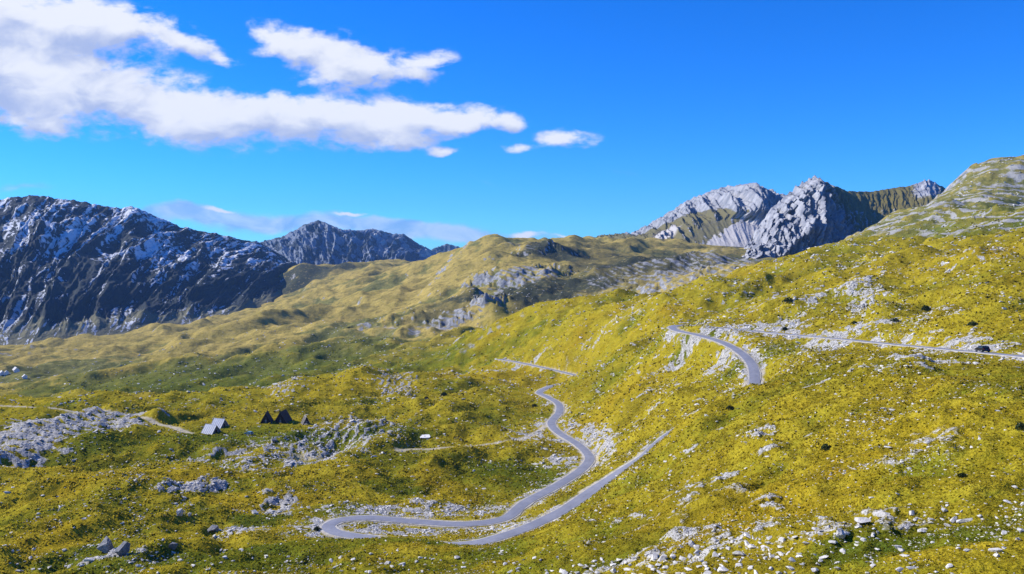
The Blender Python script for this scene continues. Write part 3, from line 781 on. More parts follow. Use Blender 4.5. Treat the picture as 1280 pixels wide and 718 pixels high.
def central_mountain():
    crest = [(300, 312, 4700), (335, 300, 4700), (355, 294, 4700), (378, 282, 4700), (398, 276, 4700), (412, 280, 4700), (425, 287, 4700), (445, 288, 4800), (465, 286, 4900), (485, 291, 4900), (505, 293, 4950), (520, 303, 5000), (540, 314, 5000), (560, 325, 5000), (590, 332, 5000)]
    foot = [(300, 340, 3900), (420, 342, 3800), (500, 344, 3800), (590, 345, 3900)]
    back = [(p, y + 40, d + 1300) for p, y, d in crest]
    X, Y, Z, T, PX = patch([foot, crest, back], 300, 590, 460, [200, 16])
    v = np.clip(T, 0, 1)
    body = sstep(0, .1, v) * (1 - .8 * sstep(.9, 1, v))
    s = PX / 34.0 + (PX - 400) / 60 * (1 - v)
    g = ridged(s, v * 1.3, 5, .58, 311)
    f = fbm(s * 4, v * 9, 4, .6, 313)
    Z2 = Z + body * (26 * g + 8 * f) + sstep(.93, 1, v) * (T <= 1.2) * 5 * fbm(PX / 8, v, 4, .6, 317)
    Y2 = Y - body * 60 * g
    b = fbm(s * 2, v * 4, 5, .62, 319) + .25 * f
    rk = sstep(-.25, .35, b + .25 * v)
    gr = (1 - sstep(.10, .30, v + .1 * b))
    me = grid_mesh('m', X, Y2, Z2, flip=True)
    set_attr(me, 'cover', [rk, gr * .2, sstep(.3, .7, b) * sstep(440, 480, PX) * v, np.ones_like(rk)])
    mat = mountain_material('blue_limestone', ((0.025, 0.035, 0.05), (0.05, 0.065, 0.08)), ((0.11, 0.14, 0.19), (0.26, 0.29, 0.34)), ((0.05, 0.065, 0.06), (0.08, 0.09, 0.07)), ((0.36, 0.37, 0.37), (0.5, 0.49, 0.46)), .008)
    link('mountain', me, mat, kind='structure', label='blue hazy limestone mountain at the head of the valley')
    # small peak farther off
    crest = [(510, 330, 7200), (530, 318, 7200), (545, 309, 7200), (558, 305, 7200), (572, 308, 7200), (584, 314, 7200), (610, 324, 7200), (640, 335, 7200)]
    foot = [(510, 345, 6400), (640, 345, 6400)]
    back = [(p, y + 22, d + 1500) for p, y, d in crest]
    X, Y, Z, T, PX = patch([foot, crest, back], 510, 640, 160, [60, 10])
    v = np.clip(T, 0, 1); body = sstep(0, .1, v) * (1 - .8 * sstep(.9, 1, v))
    g = ridged(PX / 16.0, v * 1.5, 4, .58, 331)
    Z2 = Z + body * 25 * g + (T <= 1.2) * 5 * fbm(PX / 6, v, 3, .6, 337)
    me = grid_mesh('m', X, Y - body * 120 * g, Z2, flip=True)
    b = fbm(PX / 9, v * 4, 4, .6, 339)
    set_attr(me, 'cover', [sstep(-.3, .3, b), 0 * b, 0 * b, np.ones_like(b)])
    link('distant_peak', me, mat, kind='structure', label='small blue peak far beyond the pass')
central_mountain()

def right_peaks():
    # farther grey massif
    crest = [(700, 306, 2700), (735, 298, 2700), (765, 293, 2750), (785, 294, 2800), (800, 288, 2850), (825, 272, 2900), (840, 263, 2950), (860, 250, 3000), (885, 240, 3000), (903, 234, 3000), (920, 232, 3000), (935, 236, 3000), (948, 242, 3000), (975, 243, 3050), (1010, 252, 3100), (1060, 262, 3100)]
    foot = [(700, 316, 2300), (760, 306, 2200), (800, 306, 2150), (860, 312, 2000), (920, 316, 1950), (980, 322, 1950), (1060, 325, 1950)]
    low = [(p, y + 22, d - 220) for p, y, d in foot]
    back = [(p, y + 60, d + 900) for p, y, d in crest]
    X, Y, Z, T, PX = patch([low, foot, crest, back], 700, 1060, 480, [8, 190, 10])
    v = np.clip(T - 1, 0, 1)
    body = sstep(0, .15, v) * (1 - .8 * sstep(.9, 1, v)) * (T < 2) + .2 * (T >= 2)
    s = PX / 18.0 + v * 2.6
    g = ridged(s, v * .9, 5, .58, 411)
    f = fbm(s * 3.5, v * 10, 4, .6, 413)
    calm = np.clip(2.6 * np.exp(-((PX - 912) / 44) ** 2 - ((v - .2) / .2) ** 2), 0, 1)
    body = body * (1 - .88 * calm)
    butt = np.exp(-((PX - 925 - (v - .5) * 20) / 34) ** 2) * sstep(.25, .5, v)
    Z2 = Z + body * (20 * g + 6 * f) + (T <= 2.1) * sstep(.9, 1, v) * 5 * fbm(PX / 7, v, 4, .6, 417)
    Y2 = Y - body * (55 * g + 190 * butt)
    rk = sstep(-.15, .3, .5 * g + .35 * f + 1.0 * sstep(.5, .8, v) + .6 * butt - .35 - .9 * (1 - sstep(775, 800, PX)) - .5 * sstep(950, 985, PX))
    fanx = (PX - (945 - 95 * (.42 - v))) / (8 + 75 * np.clip(.45 - v, 0, 1))
    scr = 1.5 * (1 - sstep(.6, 1.2, np.abs(fanx) + .35 * fbm(PX / 12, v * 9, 3, .6, 431))) * (1 - sstep(.36, .44, v)) * sstep(.04, .09, v) + .9 * np.exp(-((PX - 815 - v * 60) / 16) ** 2) * (1 - sstep(.35, .6, v)) * sstep(.05, .2, v)
    gr = np.where(rk < .5, .75 + .35 * fbm(PX / 30, v * 5, 4, .6, 419), 0)
    me = grid_mesh('m', X, Y2, Z2, flip=True)
    set_attr(me, 'cover', [rk, gr, scr, np.ones_like(rk)])
    mat = mountain_material('grey_crags', ((0.07, 0.065, 0.06), (0.12, 0.105, 0.085)), ((0.17, 0.18, 0.20), (0.40, 0.40, 0.41)), ((0.10, 0.10, 0.04), (0.20, 0.165, 0.065)), ((0.40, 0.38, 0.36), (0.50, 0.47, 0.44)), .025)
    link('mountain_massif', me, mat, kind='structure', label='grey limestone massif with crags and scree')
    # sharp folded peak with the grassy back
    crest = [(925, 318, 1750), (940, 296, 1820), (952, 276, 1850), (966, 258, 1880), (985, 241, 1900), (1002, 228, 1900), (1015, 221, 1900), (1024, 223, 1905), (1035, 230, 1920), (1060, 239, 1980), (1090, 240, 2040), (1110, 236, 2060), (1135, 233, 2060), (1150, 228, 2060), (1161, 224, 2060), (1172, 230, 2060), (1184, 238, 2060), (1230, 262, 2060), (1280, 280, 2060)]
    foot = [(925, 326, 1560), (960, 328, 1560), (1000, 326, 1600), (1040, 318, 1640), (1100, 310, 1640), (1180, 300, 1640), (1280, 300, 1640)]
    low = [(p, y + 22, d - 200) for p, y, d in foot]
    back = [(p, y + 90, d + 600) for p, y, d in crest]
    X, Y, Z, T, PX = patch([low, foot, crest, back], 925, 1280, 580, [8, 230, 10])
    v = np.clip(T - 1, 0, 1)
    cliff = 1 - sstep(1020, 1085, PX + 60 * (v - .6))
    body = sstep(0, .12, v) * (1 - .85 * sstep(.9, 1, v)) * (T < 2) + .15 * (T >= 2)
    # beds folded round the core of the face
    fx, fy = (PX - 985) / 60.0, (v - .25)
    ph = np.hypot(fx * 1.0 + .35 * fy, fy * .55) * 9 + .9 * fbm(PX / 30, v * 3, 3, .5, 511)
    fold = np.abs((ph % 1) - .5) * 2
    g = .6 * ridged(PX / 15 + v * 1.0, v * .8, 5, .58, 513) + .5 * ridged(PX / 34 + v * 1.1, v * 1.6, 4, .58, 523)
    f = fbm(PX / 4.5 + 1.5 * v, v * 4, 4, .62, 517)
    core = np.exp(-((PX - 1000) / 38) ** 2)
    amp = .25 + .75 * cliff
    Y2 = Y - body * (amp * (40 * g + 30 * fold + 12 * f) + 45 * core * sstep(.05, .4, v))
    Z2 = Z + body * amp * (14 * g + 6 * f) + (T <= 2.1) * sstep(.88, 1, v) * (1.5 + 4 * cliff + 3.5 * np.exp(-((PX - 1162) / 14) ** 2)) * fbm(PX / 6, v, 4, .6, 519)
    crag2 = np.exp(-((PX - 1158) / 22) ** 2) * sstep(.55, .8, v)
    rk = np.clip(cliff * (.72 + .25 * f + .25 * (fold - .5)) + .8 * crag2 + .45 * sstep(.1, .5, f) * (v < .6), 0, 1)
    gr = 1 - cliff * .55 + .15 * f
    scr = 1.4 * np.exp(-((PX - 975) / 30) ** 2 - ((v - .03) / .06) ** 2)
    gold = sstep(1020, 1050, PX) * (1 - sstep(1085, 1130, PX)) * sstep(.45, .7, v)
    me = grid_mesh('m', X, Y2, Z2, flip=True)
    set_attr(me, 'cover', [rk, gr, scr, np.ones_like(rk)])
    mat2 = mountain_material('folded_limestone', ((0.05, 0.055, 0.045), (0.09, 0.085, 0.06)), ((0.15, 0.16, 0.19), (0.42, 0.42, 0.43)), ((0.085, 0.085, 0.025), (0.19, 0.145, 0.032)), ((0.46, 0.44, 0.42), (0.55, 0.52, 0.48)), .035)
    link('mountain_peak', me, mat2, kind='structure', label='sharp grey peak of folded limestone with a grassy shoulder')
right_peaks()
HZ = H

# ------------------------------------------------------------------ road
def ribbon(name, p, half, lift, mat, thick=.4, jag=0.0, seed=1, **props):
    d = np.gradient(p[:, :2], axis=0); d /= np.linalg.norm(d, axis=1)[:, None]
    nrm = np.stack([d[:, 1], -d[:, 0]], 1)
    s = np.arange(len(p))
    hl = half + jag * fbm(s / 4.0, 0 * s + 3.3, 3, .6, seed); hr = half + jag * fbm(s / 4.0, 0 * s + 9.1, 3, .6, seed + 3)
    z = p[:, 2] + lift
    L = np.column_stack([p[:, :2] - nrm * hl[:, None], z]); Rr = np.column_stack([p[:, :2] + nrm * hr[:, None], z]); C = np.column_stack([p[:, :2], z + .05])
    Ld, Rd = L.copy(), Rr.copy(); Ld[:, 2] -= thick; Rd[:, 2] -= thick
    A = np.stack([Ld, L, C, Rr, Rd], 0)
    me = grid_mesh(name, A[..., 0], A[..., 1], A[..., 2], flip=True)
    me.polygons.foreach_set('use_smooth', np.zeros(len(me.polygons), bool))
    return link(name, me, mat, **props)
def road_mats():
    m, t, b = new_mat('asphalt')
    geo = t.node('ShaderNodeNewGeometry'); P = geo.outputs['Position']
    n1 = t.noise(P, .25, 5, .6); n2 = t.noise(P, 1.5, 4, .6)
    c = t.mix(t.rng(n1, .3, .7), (0.215, 0.222, 0.262), (0.275, 0.28, 0.32))
    c = t.mix(t.rng(n2, .55, .75, 0, .5), c, (0.12, 0.125, 0.145))
    t.l.new(c, b.inputs['Base Color']); b.inputs['Roughness'].default_value = .8
    m2, t, b = new_mat('gravel')
    geo = t.node('ShaderNodeNewGeometry'); P = geo.outputs['Position']
    n1 = t.noise(P, 1.2, 5, .7)
    t.l.new(t.mix(t.rng(n1, .3, .7), (0.34, 0.31, 0.25), (0.60, 0.56, 0.49)), b.inputs['Base Color'])
    return m, m2
M_ASPH, M_GRAV = road_mats()
ribbon('gravel_verge', road_p, 2.25, 0.02, M_GRAV, .5, .45, 5, kind='structure', label='pale gravel verge along the mountain road')
ribbon('gravel_verge', far_p, 2.9, .25, M_GRAV, 1.2, .6, 15, kind='structure', label='pale gravel verge of the far stretch of road')
ribbon('road', far_p, 1.9, .33, M_ASPH, .4, .05, 18, kind='structure', label='far stretch of road crossing the foot of the middle hill')
ribbon('road', road_p, 1.75, 0.09, M_ASPH, .3, .05, 8, kind='structure', label='narrow grey asphalt road winding through the pasture')

# ------------------------------------------------------------------ rocks
rng = np.random.default_rng(7)
def rock_mesh(name, seed, npts=16, flat=.7):
    r = np.random.default_rng(seed)
    p = r.normal(size=(npts, 3)); p /= np.linalg.norm(p, axis=1)[:, None]
    p *= r.uniform(.75, 1.0, (npts, 1)); p[:, 2] *= flat; p[:, 1] *= r.uniform(.7, 1)
    bm = bmesh.new()
    vs_ = [bm.verts.new(q * .5) for q in p]
    res = bmesh.ops.convex_hull(bm, input=vs_)
    junk = [g for g in res['geom_interior'] if isinstance(g, bmesh.types.BMVert)]
    if junk: bmesh.ops.delete(bm, geom=junk, context='VERTS')
    me = bpy.data.meshes.new(name); bm.to_mesh(me); bm.free()
    return me
def limestone(name, a, b_, scale):
    m, t, b = new_mat(name)
    geo = t.node('ShaderNodeNewGeometry'); oi = t.node('ShaderNodeObjectInfo')
    n1 = t.noise(geo.outputs['Position'], scale, 5, .65)
    c = t.mix(t.rng(n1, .3, .7), a, b_)
    c = t.mix(t.math('MULTIPLY', oi.outputs['Random'], .45), c, (0.34, 0.32, 0.28))
    t.l.new(c, b.inputs['Base Color'])
    bp = t.node('ShaderNodeBump'); bp.inputs['Distance'].default_value = .1; t.l.new(n1, bp.inputs['Height']); t.l.new(bp.outputs[0], b.inputs['Normal'])
    return m
M_LIME = limestone('limestone', (0.52, 0.49, 0.44), (0.82, 0.78, 0.71), 3.0)
M_BOULD = limestone('boulder_limestone', (0.12, 0.125, 0.135), (0.27, 0.27, 0.28), 1.2)
ROCKM = [rock_mesh('rock_%d' % i, 40 + i, 14 + i % 4, .55 + .05 * (i % 5)) for i in range(8)]
for q in ROCKM: q.materials.append(M_LIME)

rocks_coll = bpy.data.collections.new('stone_shapes')          # source shapes for the scattered stones, not in the scene itself
for q in ROCKM:
    o = bpy.data.objects.new('stone_shape', q); rocks_coll.objects.link(o)

def gn_scatter(name, pts, scl, rot, idx, coll, tint=None, **props):
    me = bpy.data.meshes.new(name)
    me.vertices.add(len(pts)); me.vertices.foreach_set('co', pts.astype(np.float32).ravel())
    a = me.attributes.new('scl', 'FLOAT_VECTOR', 'POINT'); a.data.foreach_set('vector', scl.astype(np.float32).ravel())
    a = me.attributes.new('rot', 'FLOAT_VECTOR', 'POINT'); a.data.foreach_set('vector', rot.astype(np.float32).ravel())
    a = me.attributes.new('idx', 'INT', 'POINT'); a.data.foreach_set('value', idx.astype(np.int32))
    if tint is not None:
        a = me.attributes.new('tint', 'FLOAT', 'POINT'); a.data.foreach_set('value', tint.astype(np.float32))
    ng = bpy.data.node_groups.new(name + '_nodes', 'GeometryNodeTree')
    ng.interface.new_socket('Geometry', in_out='INPUT', socket_type='NodeSocketGeometry')
    ng.interface.new_socket('Geometry', in_out='OUTPUT', socket_type='NodeSocketGeometry')
    N, Lk = ng.nodes, ng.links
    gi, go = N.new('NodeGroupInput'), N.new('NodeGroupOutput')
    ci = N.new('GeometryNodeCollectionInfo'); ci.inputs['Collection'].default_value = coll
    ci.inputs['Separate Children'].default_value = True; ci.inputs['Reset Children'].default_value = True
    ip = N.new('GeometryNodeInstanceOnPoints'); ip.inputs['Pick Instance'].default_value = True
    def na(nm, ty):
        q = N.new('GeometryNodeInputNamedAttribute'); q.data_type = ty; q.inputs['Name'].default_value = nm
        return [s for s in q.outputs if s.enabled and s.name == 'Attribute'][0]
    Lk.new(gi.outputs[0], ip.inputs['Points']); Lk.new(ci.outputs[0], ip.inputs['Instance'])
    Lk.new(na('scl', 'FLOAT_VECTOR'), ip.inputs['Scale']); Lk.new(na('rot', 'FLOAT_VECTOR'), ip.inputs['Rotation']); Lk.new(na('idx', 'INT'), ip.inputs['Instance Index'])
    Lk.new(ip.outputs[0], go.inputs[0])
    o = link(name, me, None, **props)
    md = o.modifiers.new('scatter', 'NODES'); md.node_group = ng
    return o

def polar_random(N, lmin, lmax):
    return rng.uniform(-.62, .62, N), rng.uniform(lmin, lmax, N)

# loose stones, uncountable
def scatter_stones():
    N = 1300000
    a, l = polar_random(N, math.log(46), math.log(1300))
    dn = grid_sample(stone * (.35 + .65 * sstep(-.2, .6, nz_sm + nz_mid * .6)), a, l)
    rd = grid_sample(np.minimum(RD, 50), a, l)
    dn = dn * (1 - .85 * np.clip(grid_sample(grey * sstep(math.log(560), math.log(700), LL), a, l) * 2, 0, 1))
    keep = (rng.random(N) < dn * .44 * (1 - .35 * sstep(math.log(250), math.log(450), l))) & (rd > 3.6)
    a, l = a[keep], l[keep]
    r = np.exp(l)
    sz = r * np.clip(rng.lognormal(-6.3, .50, len(a)), .0011, .0065)
    sz = np.minimum(sz, 3.0)
    pts = np.stack([r * np.sin(a), r * np.cos(a), grid_sample(H, a, l) + .04 * sz], 1)
    scl = np.stack([sz * rng.uniform(.9, 1.7, len(a)), sz * rng.uniform(.8, 1.2, len(a)), sz * rng.uniform(.6, 1.0, len(a))], 1)
    rot = np.stack([rng.normal(0, .2, len(a)), rng.normal(0, .2, len(a)), rng.uniform(0, 6.28, len(a))], 1)
    gn_scatter('scattered_stones', pts, scl, rot, rng.integers(0, 8, len(a)), rocks_coll, kind='stuff', label='small pale limestone pieces strewn across the grass', category='stones')
    print('stones', len(a))
scatter_stones()

# grass tussocks
def tuft_mesh(seed):
    r = np.random.default_rng(seed); V, Fc = [], []
    for i in range(9):
        an = r.uniform(0, 6.28); b0 = r.normal(0, .16, 2); h = r.uniform(.45, 1.0); le = r.uniform(.15, .5); w = r.uniform(.09, .17)
        dx, dy = math.cos(an), math.sin(an); k_ = len(V)
        V += [(b0[0] - dy * w, b0[1] + dx * w, -.08), (b0[0] + dy * w, b0[1] - dx * w, -.08), (b0[0] + dx * le * .4 + dy * w * .7, b0[1] + dy * le * .4 - dx * w * .7, h * .65), (b0[0] + dx * le * .4 - dy * w * .7, b0[1] + dy * le * .4 + dx * w * .7, h * .65), (b0[0] + dx * le, b0[1] + dy * le, h)]
        Fc += [(k_, k_ + 1, k_ + 2, k_ + 3), (k_ + 3, k_ + 2, k_ + 4)]
    me = bpy.data.meshes.new('tuft'); me.from_pydata(V, [], Fc); me.update()
    return me
def tuft_material():
    m, t, b = new_mat('tussock')
    b.inputs['Specular IOR Level'].default_value = 0.0
    at_ = t.node('ShaderNodeAttribute', attribute_name='tint', attribute_type='INSTANCER')
    oi = t.node('ShaderNodeObjectInfo')
    c = t.mix(oi.outputs['Random'], (0.46, 0.36, 0.025), (0.62, 0.50, 0.05))
    g = t.mix(oi.outputs['Random'], (0.17, 0.19, 0.014), (0.34, 0.33, 0.022))
    cc = t.mix(t.rng(at_.outputs['Fac'], .2, .9), c, g)
    cc = t.mix(t.rng(at_.outputs['Fac'], 1.6, 1.8), cc, t.mix(oi.outputs['Random'], (0.035, 0.030, 0.006), (0.075, 0.075, 0.012)))
    t.l.new(cc, b.inputs['Base Color'])
    tr = t.node('ShaderNodeBsdfTranslucent'); t.l.new(cc, tr.inputs[0])
    mx = t.node('ShaderNodeMixShader'); mx.inputs[0].default_value = .6
    t.l.new(b.outputs[0], mx.inputs[1]); t.l.new(tr.outputs[0], mx.inputs[2])
    t.l.new(mx.outputs[0], m.node_tree.nodes['Material Output'].inputs[0])
    return m
def scatter_tufts():
    mt = tuft_material(); coll = bpy.data.collections.new('tuft_shapes')
    for i in range(5):
        q = tuft_mesh(70 + i); q.materials.append(mt); coll.objects.link(bpy.data.objects.new('tuft_shape', q))
    N = 620000
    a, l = polar_random(N, math.log(46), math.log(900))
    bad = np.clip(grid_sample(rock, a, l) * 1.4 + grid_sample(dirt, a, l), 0, 1)
    cl = grid_sample(nz_sm + .6 * nz_mid, a, l)
    rd = grid_sample(np.minimum(np.minimum(RD, TD + 2), 50), a, l)
    keep = (rng.random(N) < (1 - bad) * (.25 + .55 * sstep(-.3, .5, cl)) * (1 - .9 * sstep(math.log(200), math.log(650), l))) & (rd > 4.0)
    a, l = a[keep], l[keep]; r = np.exp(l)
    sz = np.minimum(r * rng.uniform(.0010, .0025, len(a)), 1.3)
    pts = np.stack([r * np.sin(a), r * np.cos(a), grid_sample(H, a, l) - .02], 1)
    scl = np.stack([sz * 1.5, sz * 1.5, sz], 1)
    rot = np.stack([rng.normal(0, .15, len(a)), rng.normal(0, .15, len(a)), rng.uniform(0, 6.28, len(a))], 1)
    tint = np.clip(grid_sample(green, a, l) * .72 + rng.normal(0, .14, len(a)), 0, 1.3)
    tint = np.where(rng.random(len(a)) < .11, 2.0, tint)      # dark heather tone, painting shadow spots in among the grass
    gn_scatter('grass_tussocks', pts, scl, rot, rng.integers(0, 5, len(a)), coll, tint, kind='stuff', label='golden and green grass tussocks covering the near slopes', category='grass')
    print('tufts', len(a))
scatter_tufts()
# ------------------------------------------------------------------ objects
def ground(px, py):
    g = hit(px, py, H)
    return Vector(g) if g is not None else None
def height_at(x, y):
    return float(grid_sample(H, np.array([math.atan2(x, y)]), np.array([math.log(math.hypot(x, y))]))[0])
def flat_mat(name, col, rough=.8, vary=.25, scale=2.0, metal=0.0, spec=.15):
    m, t, b = new_mat(name)
    tc = t.node('ShaderNodeTexCoord')
    n1 = t.noise(tc.outputs['Object'], scale, 5, .65)
    c2 = tuple(max(0, q * (1 - vary)) for q in col); c3 = tuple(min(1, q * (1 + vary)) for q in col)
    t.l.new(t.mix(t.rng(n1, .3, .7), c2, c3), b.inputs['Base Color'])
    b.inputs['Roughness'].default_value = rough; b.inputs['Metallic'].default_value = metal; b.inputs['Specular IOR Level'].default_value = spec
    return m
def box_mesh(name, x0, x1, y0, y1, z0, z1, bev=0.0):
    bm = bmesh.new()
    bmesh.ops.create_cube(bm, size=1)
    for v in bm.verts:
        v.co = ((x0 + x1) / 2 + v.co.x * (x1 - x0), (y0 + y1) / 2 + v.co.y * (y1 - y0), (z0 + z1) / 2 + v.co.z * (z1 - z0))
    if bev: bmesh.ops.bevel(bm, geom=bm.edges[:], offset=bev, segments=2, affect='EDGES')
    me = bpy.data.meshes.new(name); bm.to_mesh(me); bm.free(); return me
def prism(name, poly, axis, a, b, bev=0.0):
    """poly in the plane across `axis` ('x': (y,z), 'y': (x,z)), extruded from a to b"""
    f = (lambda q, s: (s, q[0], q[1])) if axis == 'x' else (lambda q, s: (q[0], s, q[1]))
    n_ = len(poly); V = [f(q, a) for q in poly] + [f(q, b) for q in poly]
    Fc = [tuple(range(n_)), tuple(range(2 * n_ - 1, n_ - 1, -1))] + [(i, i + n_, (i + 1) % n_ + n_, (i + 1) % n_) for i in range(n_)]
    me = bpy.data.meshes.new(name); me.from_pydata(V, [], Fc)
    bm = bmesh.new(); bm.from_mesh(me); bmesh.ops.recalc_face_normals(bm, faces=bm.faces)
    if bev: bmesh.ops.bevel(bm, geom=bm.edges[:], offset=bev, segments=2, affect='EDGES')
    bm.to_mesh(me); bm.free(); return me
def thing(name, label, cat, loc, rz=0.0, group=None):
    o = link(name, None, loc=loc, rot=(0, 0, rz), label=label, category=cat)
    if group: o['group'] = group
    return o

M_SHEET = flat_mat('grey_sheet_roof', (0.50, 0.52, 0.56), .55, .12, 1.0)
M_DWOOD = flat_mat('dark_weathered_boards', (0.045, 0.030, 0.026), .9, .35, 3.0)
M_DROOF = flat_mat('dark_shingles', (0.085, 0.070, 0.065), .9, .3, 3.0)
M_GWOOD = flat_mat('grey_boards', (0.24, 0.22, 0.20), .9, .3, 3.0)
M_STONEW = flat_mat('dry_stone', (0.36, 0.34, 0.31), .9, .3, 2.0)
M_IRON = flat_mat('iron', (0.05, 0.05, 0.05), .5, .1, 2.0, .8)
M_PANE = flat_mat('window_glass', (0.02, 0.025, 0.03), .1, .1, 1.0, 0, .5)

def a_frame(px, py, w, L, h, rz, roofm, gablem, label, n_board=7):
    g = ground(px, py)
    e = thing('mountain_hut', label, 'hut', (g.x, g.y, g.z - .15), rz, 'steep roofed huts on the valley floor')
    th = .16
    nx, nz = h, w / 2; ln = math.hypot(nx, nz); nx, nz = nx / ln * th, nz / ln * th
    for s in (1, -1):                                   # two steep roof slopes, each with sheet seams
        poly = [(s * w / 2, 0), (0, h), (0, h + nz * 1.6), (s * (w / 2 + nx * 1.4), 0)]
        rp = link('roof_slope', prism('roof_slope', poly, 'x', -L / 2 - .3, L / 2 + .3), roofm, e)
        k_ = 6
        for i in range(k_ + 1):
            x = -L / 2 - .25 + (L + .5) * i / k_
            off = .05
            pl = [(s * (w / 2 + nx * 1.4), 0.02), (s * (w / 2 + nx * 1.4 + off), .05), (s * (off + .02), h + nz * 1.6 + .02), (s * .02, h + nz * 1.4)]
            link('roof_seam', prism('roof_seam', pl, 'x', x - .04, x + .04), roofm, rp)
    link('ridge_cap', prism('ridge_cap', [(-.22, h - .18), (0, h + .22), (.22, h - .18), (0, h + .26 + .06)], 'x', -L / 2 - .36, L / 2 + .36), roofm, e)
    for s in (1, -1):
        x = s * (L / 2 - .12)
        gw = link('gable_wall', prism('gable_wall', [(-w / 2 + .1, 0), (w / 2 - .1, 0), (0, h - .2)], 'x', min(x, x - s * .12), max(x, x - s * .12)), gablem, e)
        # upright boards
        for i in range(n_board):
            y = (-w / 2 + .3) + (w - .6) * (i + .5) / n_board; hw = (w - .6) / n_board / 2 - .03
            top0 = (1 - abs(y - hw) / (w / 2 - .1)) * (h - .3); top1 = (1 - abs(y + hw) / (w / 2 - .1)) * (h - .3)
            if min(top0, top1) < .25: continue
            link('board', prism('board', [(y - hw, 0), (y + hw, 0), (y + hw, top1), (y - hw, top0)], 'x', min(x, x + s * .05), max(x, x + s * .05)), gablem, gw)
    x = L / 2 - .12
    d = link('door', box_mesh('door', x + .055, x + .12, -.42, .42, 0, 1.75, .01), M_GWOOD if gablem is M_DWOOD else M_DWOOD, e)
    link('handle', box_mesh('handle', x + .12, x + .18, .28, .34, .85, 1.0), M_IRON, d)
    wn = link('window', box_mesh('window', x + .055, x + .11, -.35, .35, 2.15, 2.75, .01), M_GWOOD, e) if h > 4.5 else None
    if wn: link('pane', box_mesh('pane', x + .112, x + .125, -.27, .27, 2.23, 2.67), M_PANE, wn)
    link('footing', box_mesh('footing', -L / 2 - .1, L / 2 + .1, -w / 2 - .1, w / 2 + .1, -.9, .06), M_STONEW, e)
    return e
R_ = math.radians
a_frame(264, 541, 5.6, 5.8, 3.5, R_(-24), M_SHEET, M_GWOOD, 'light grey metal roofed hut nearest the viewer, in front of its twin')
a_frame(274.5, 533.5, 5.6, 5.6, 3.6, R_(-22), M_SHEET, M_GWOOD, 'light grey metal roofed hut standing behind and right of its twin')
a_frame(333.5, 527.5, 5.0, 5.5, 4.7, R_(-82), M_DROOF, M_DWOOD, 'dark A-frame hut, leftmost of the three dark huts')
a_frame(354, 527.5, 6.3, 6.2, 5.2, R_(-98), M_DROOF, M_DWOOD, 'largest dark A-frame hut, middle of the three dark huts')
a_frame(382, 530, 3.4, 3.6, 3.7, R_(-62), M_GWOOD, M_DWOOD, 'smallest dark hut with a grey roof side, standing apart on the right')

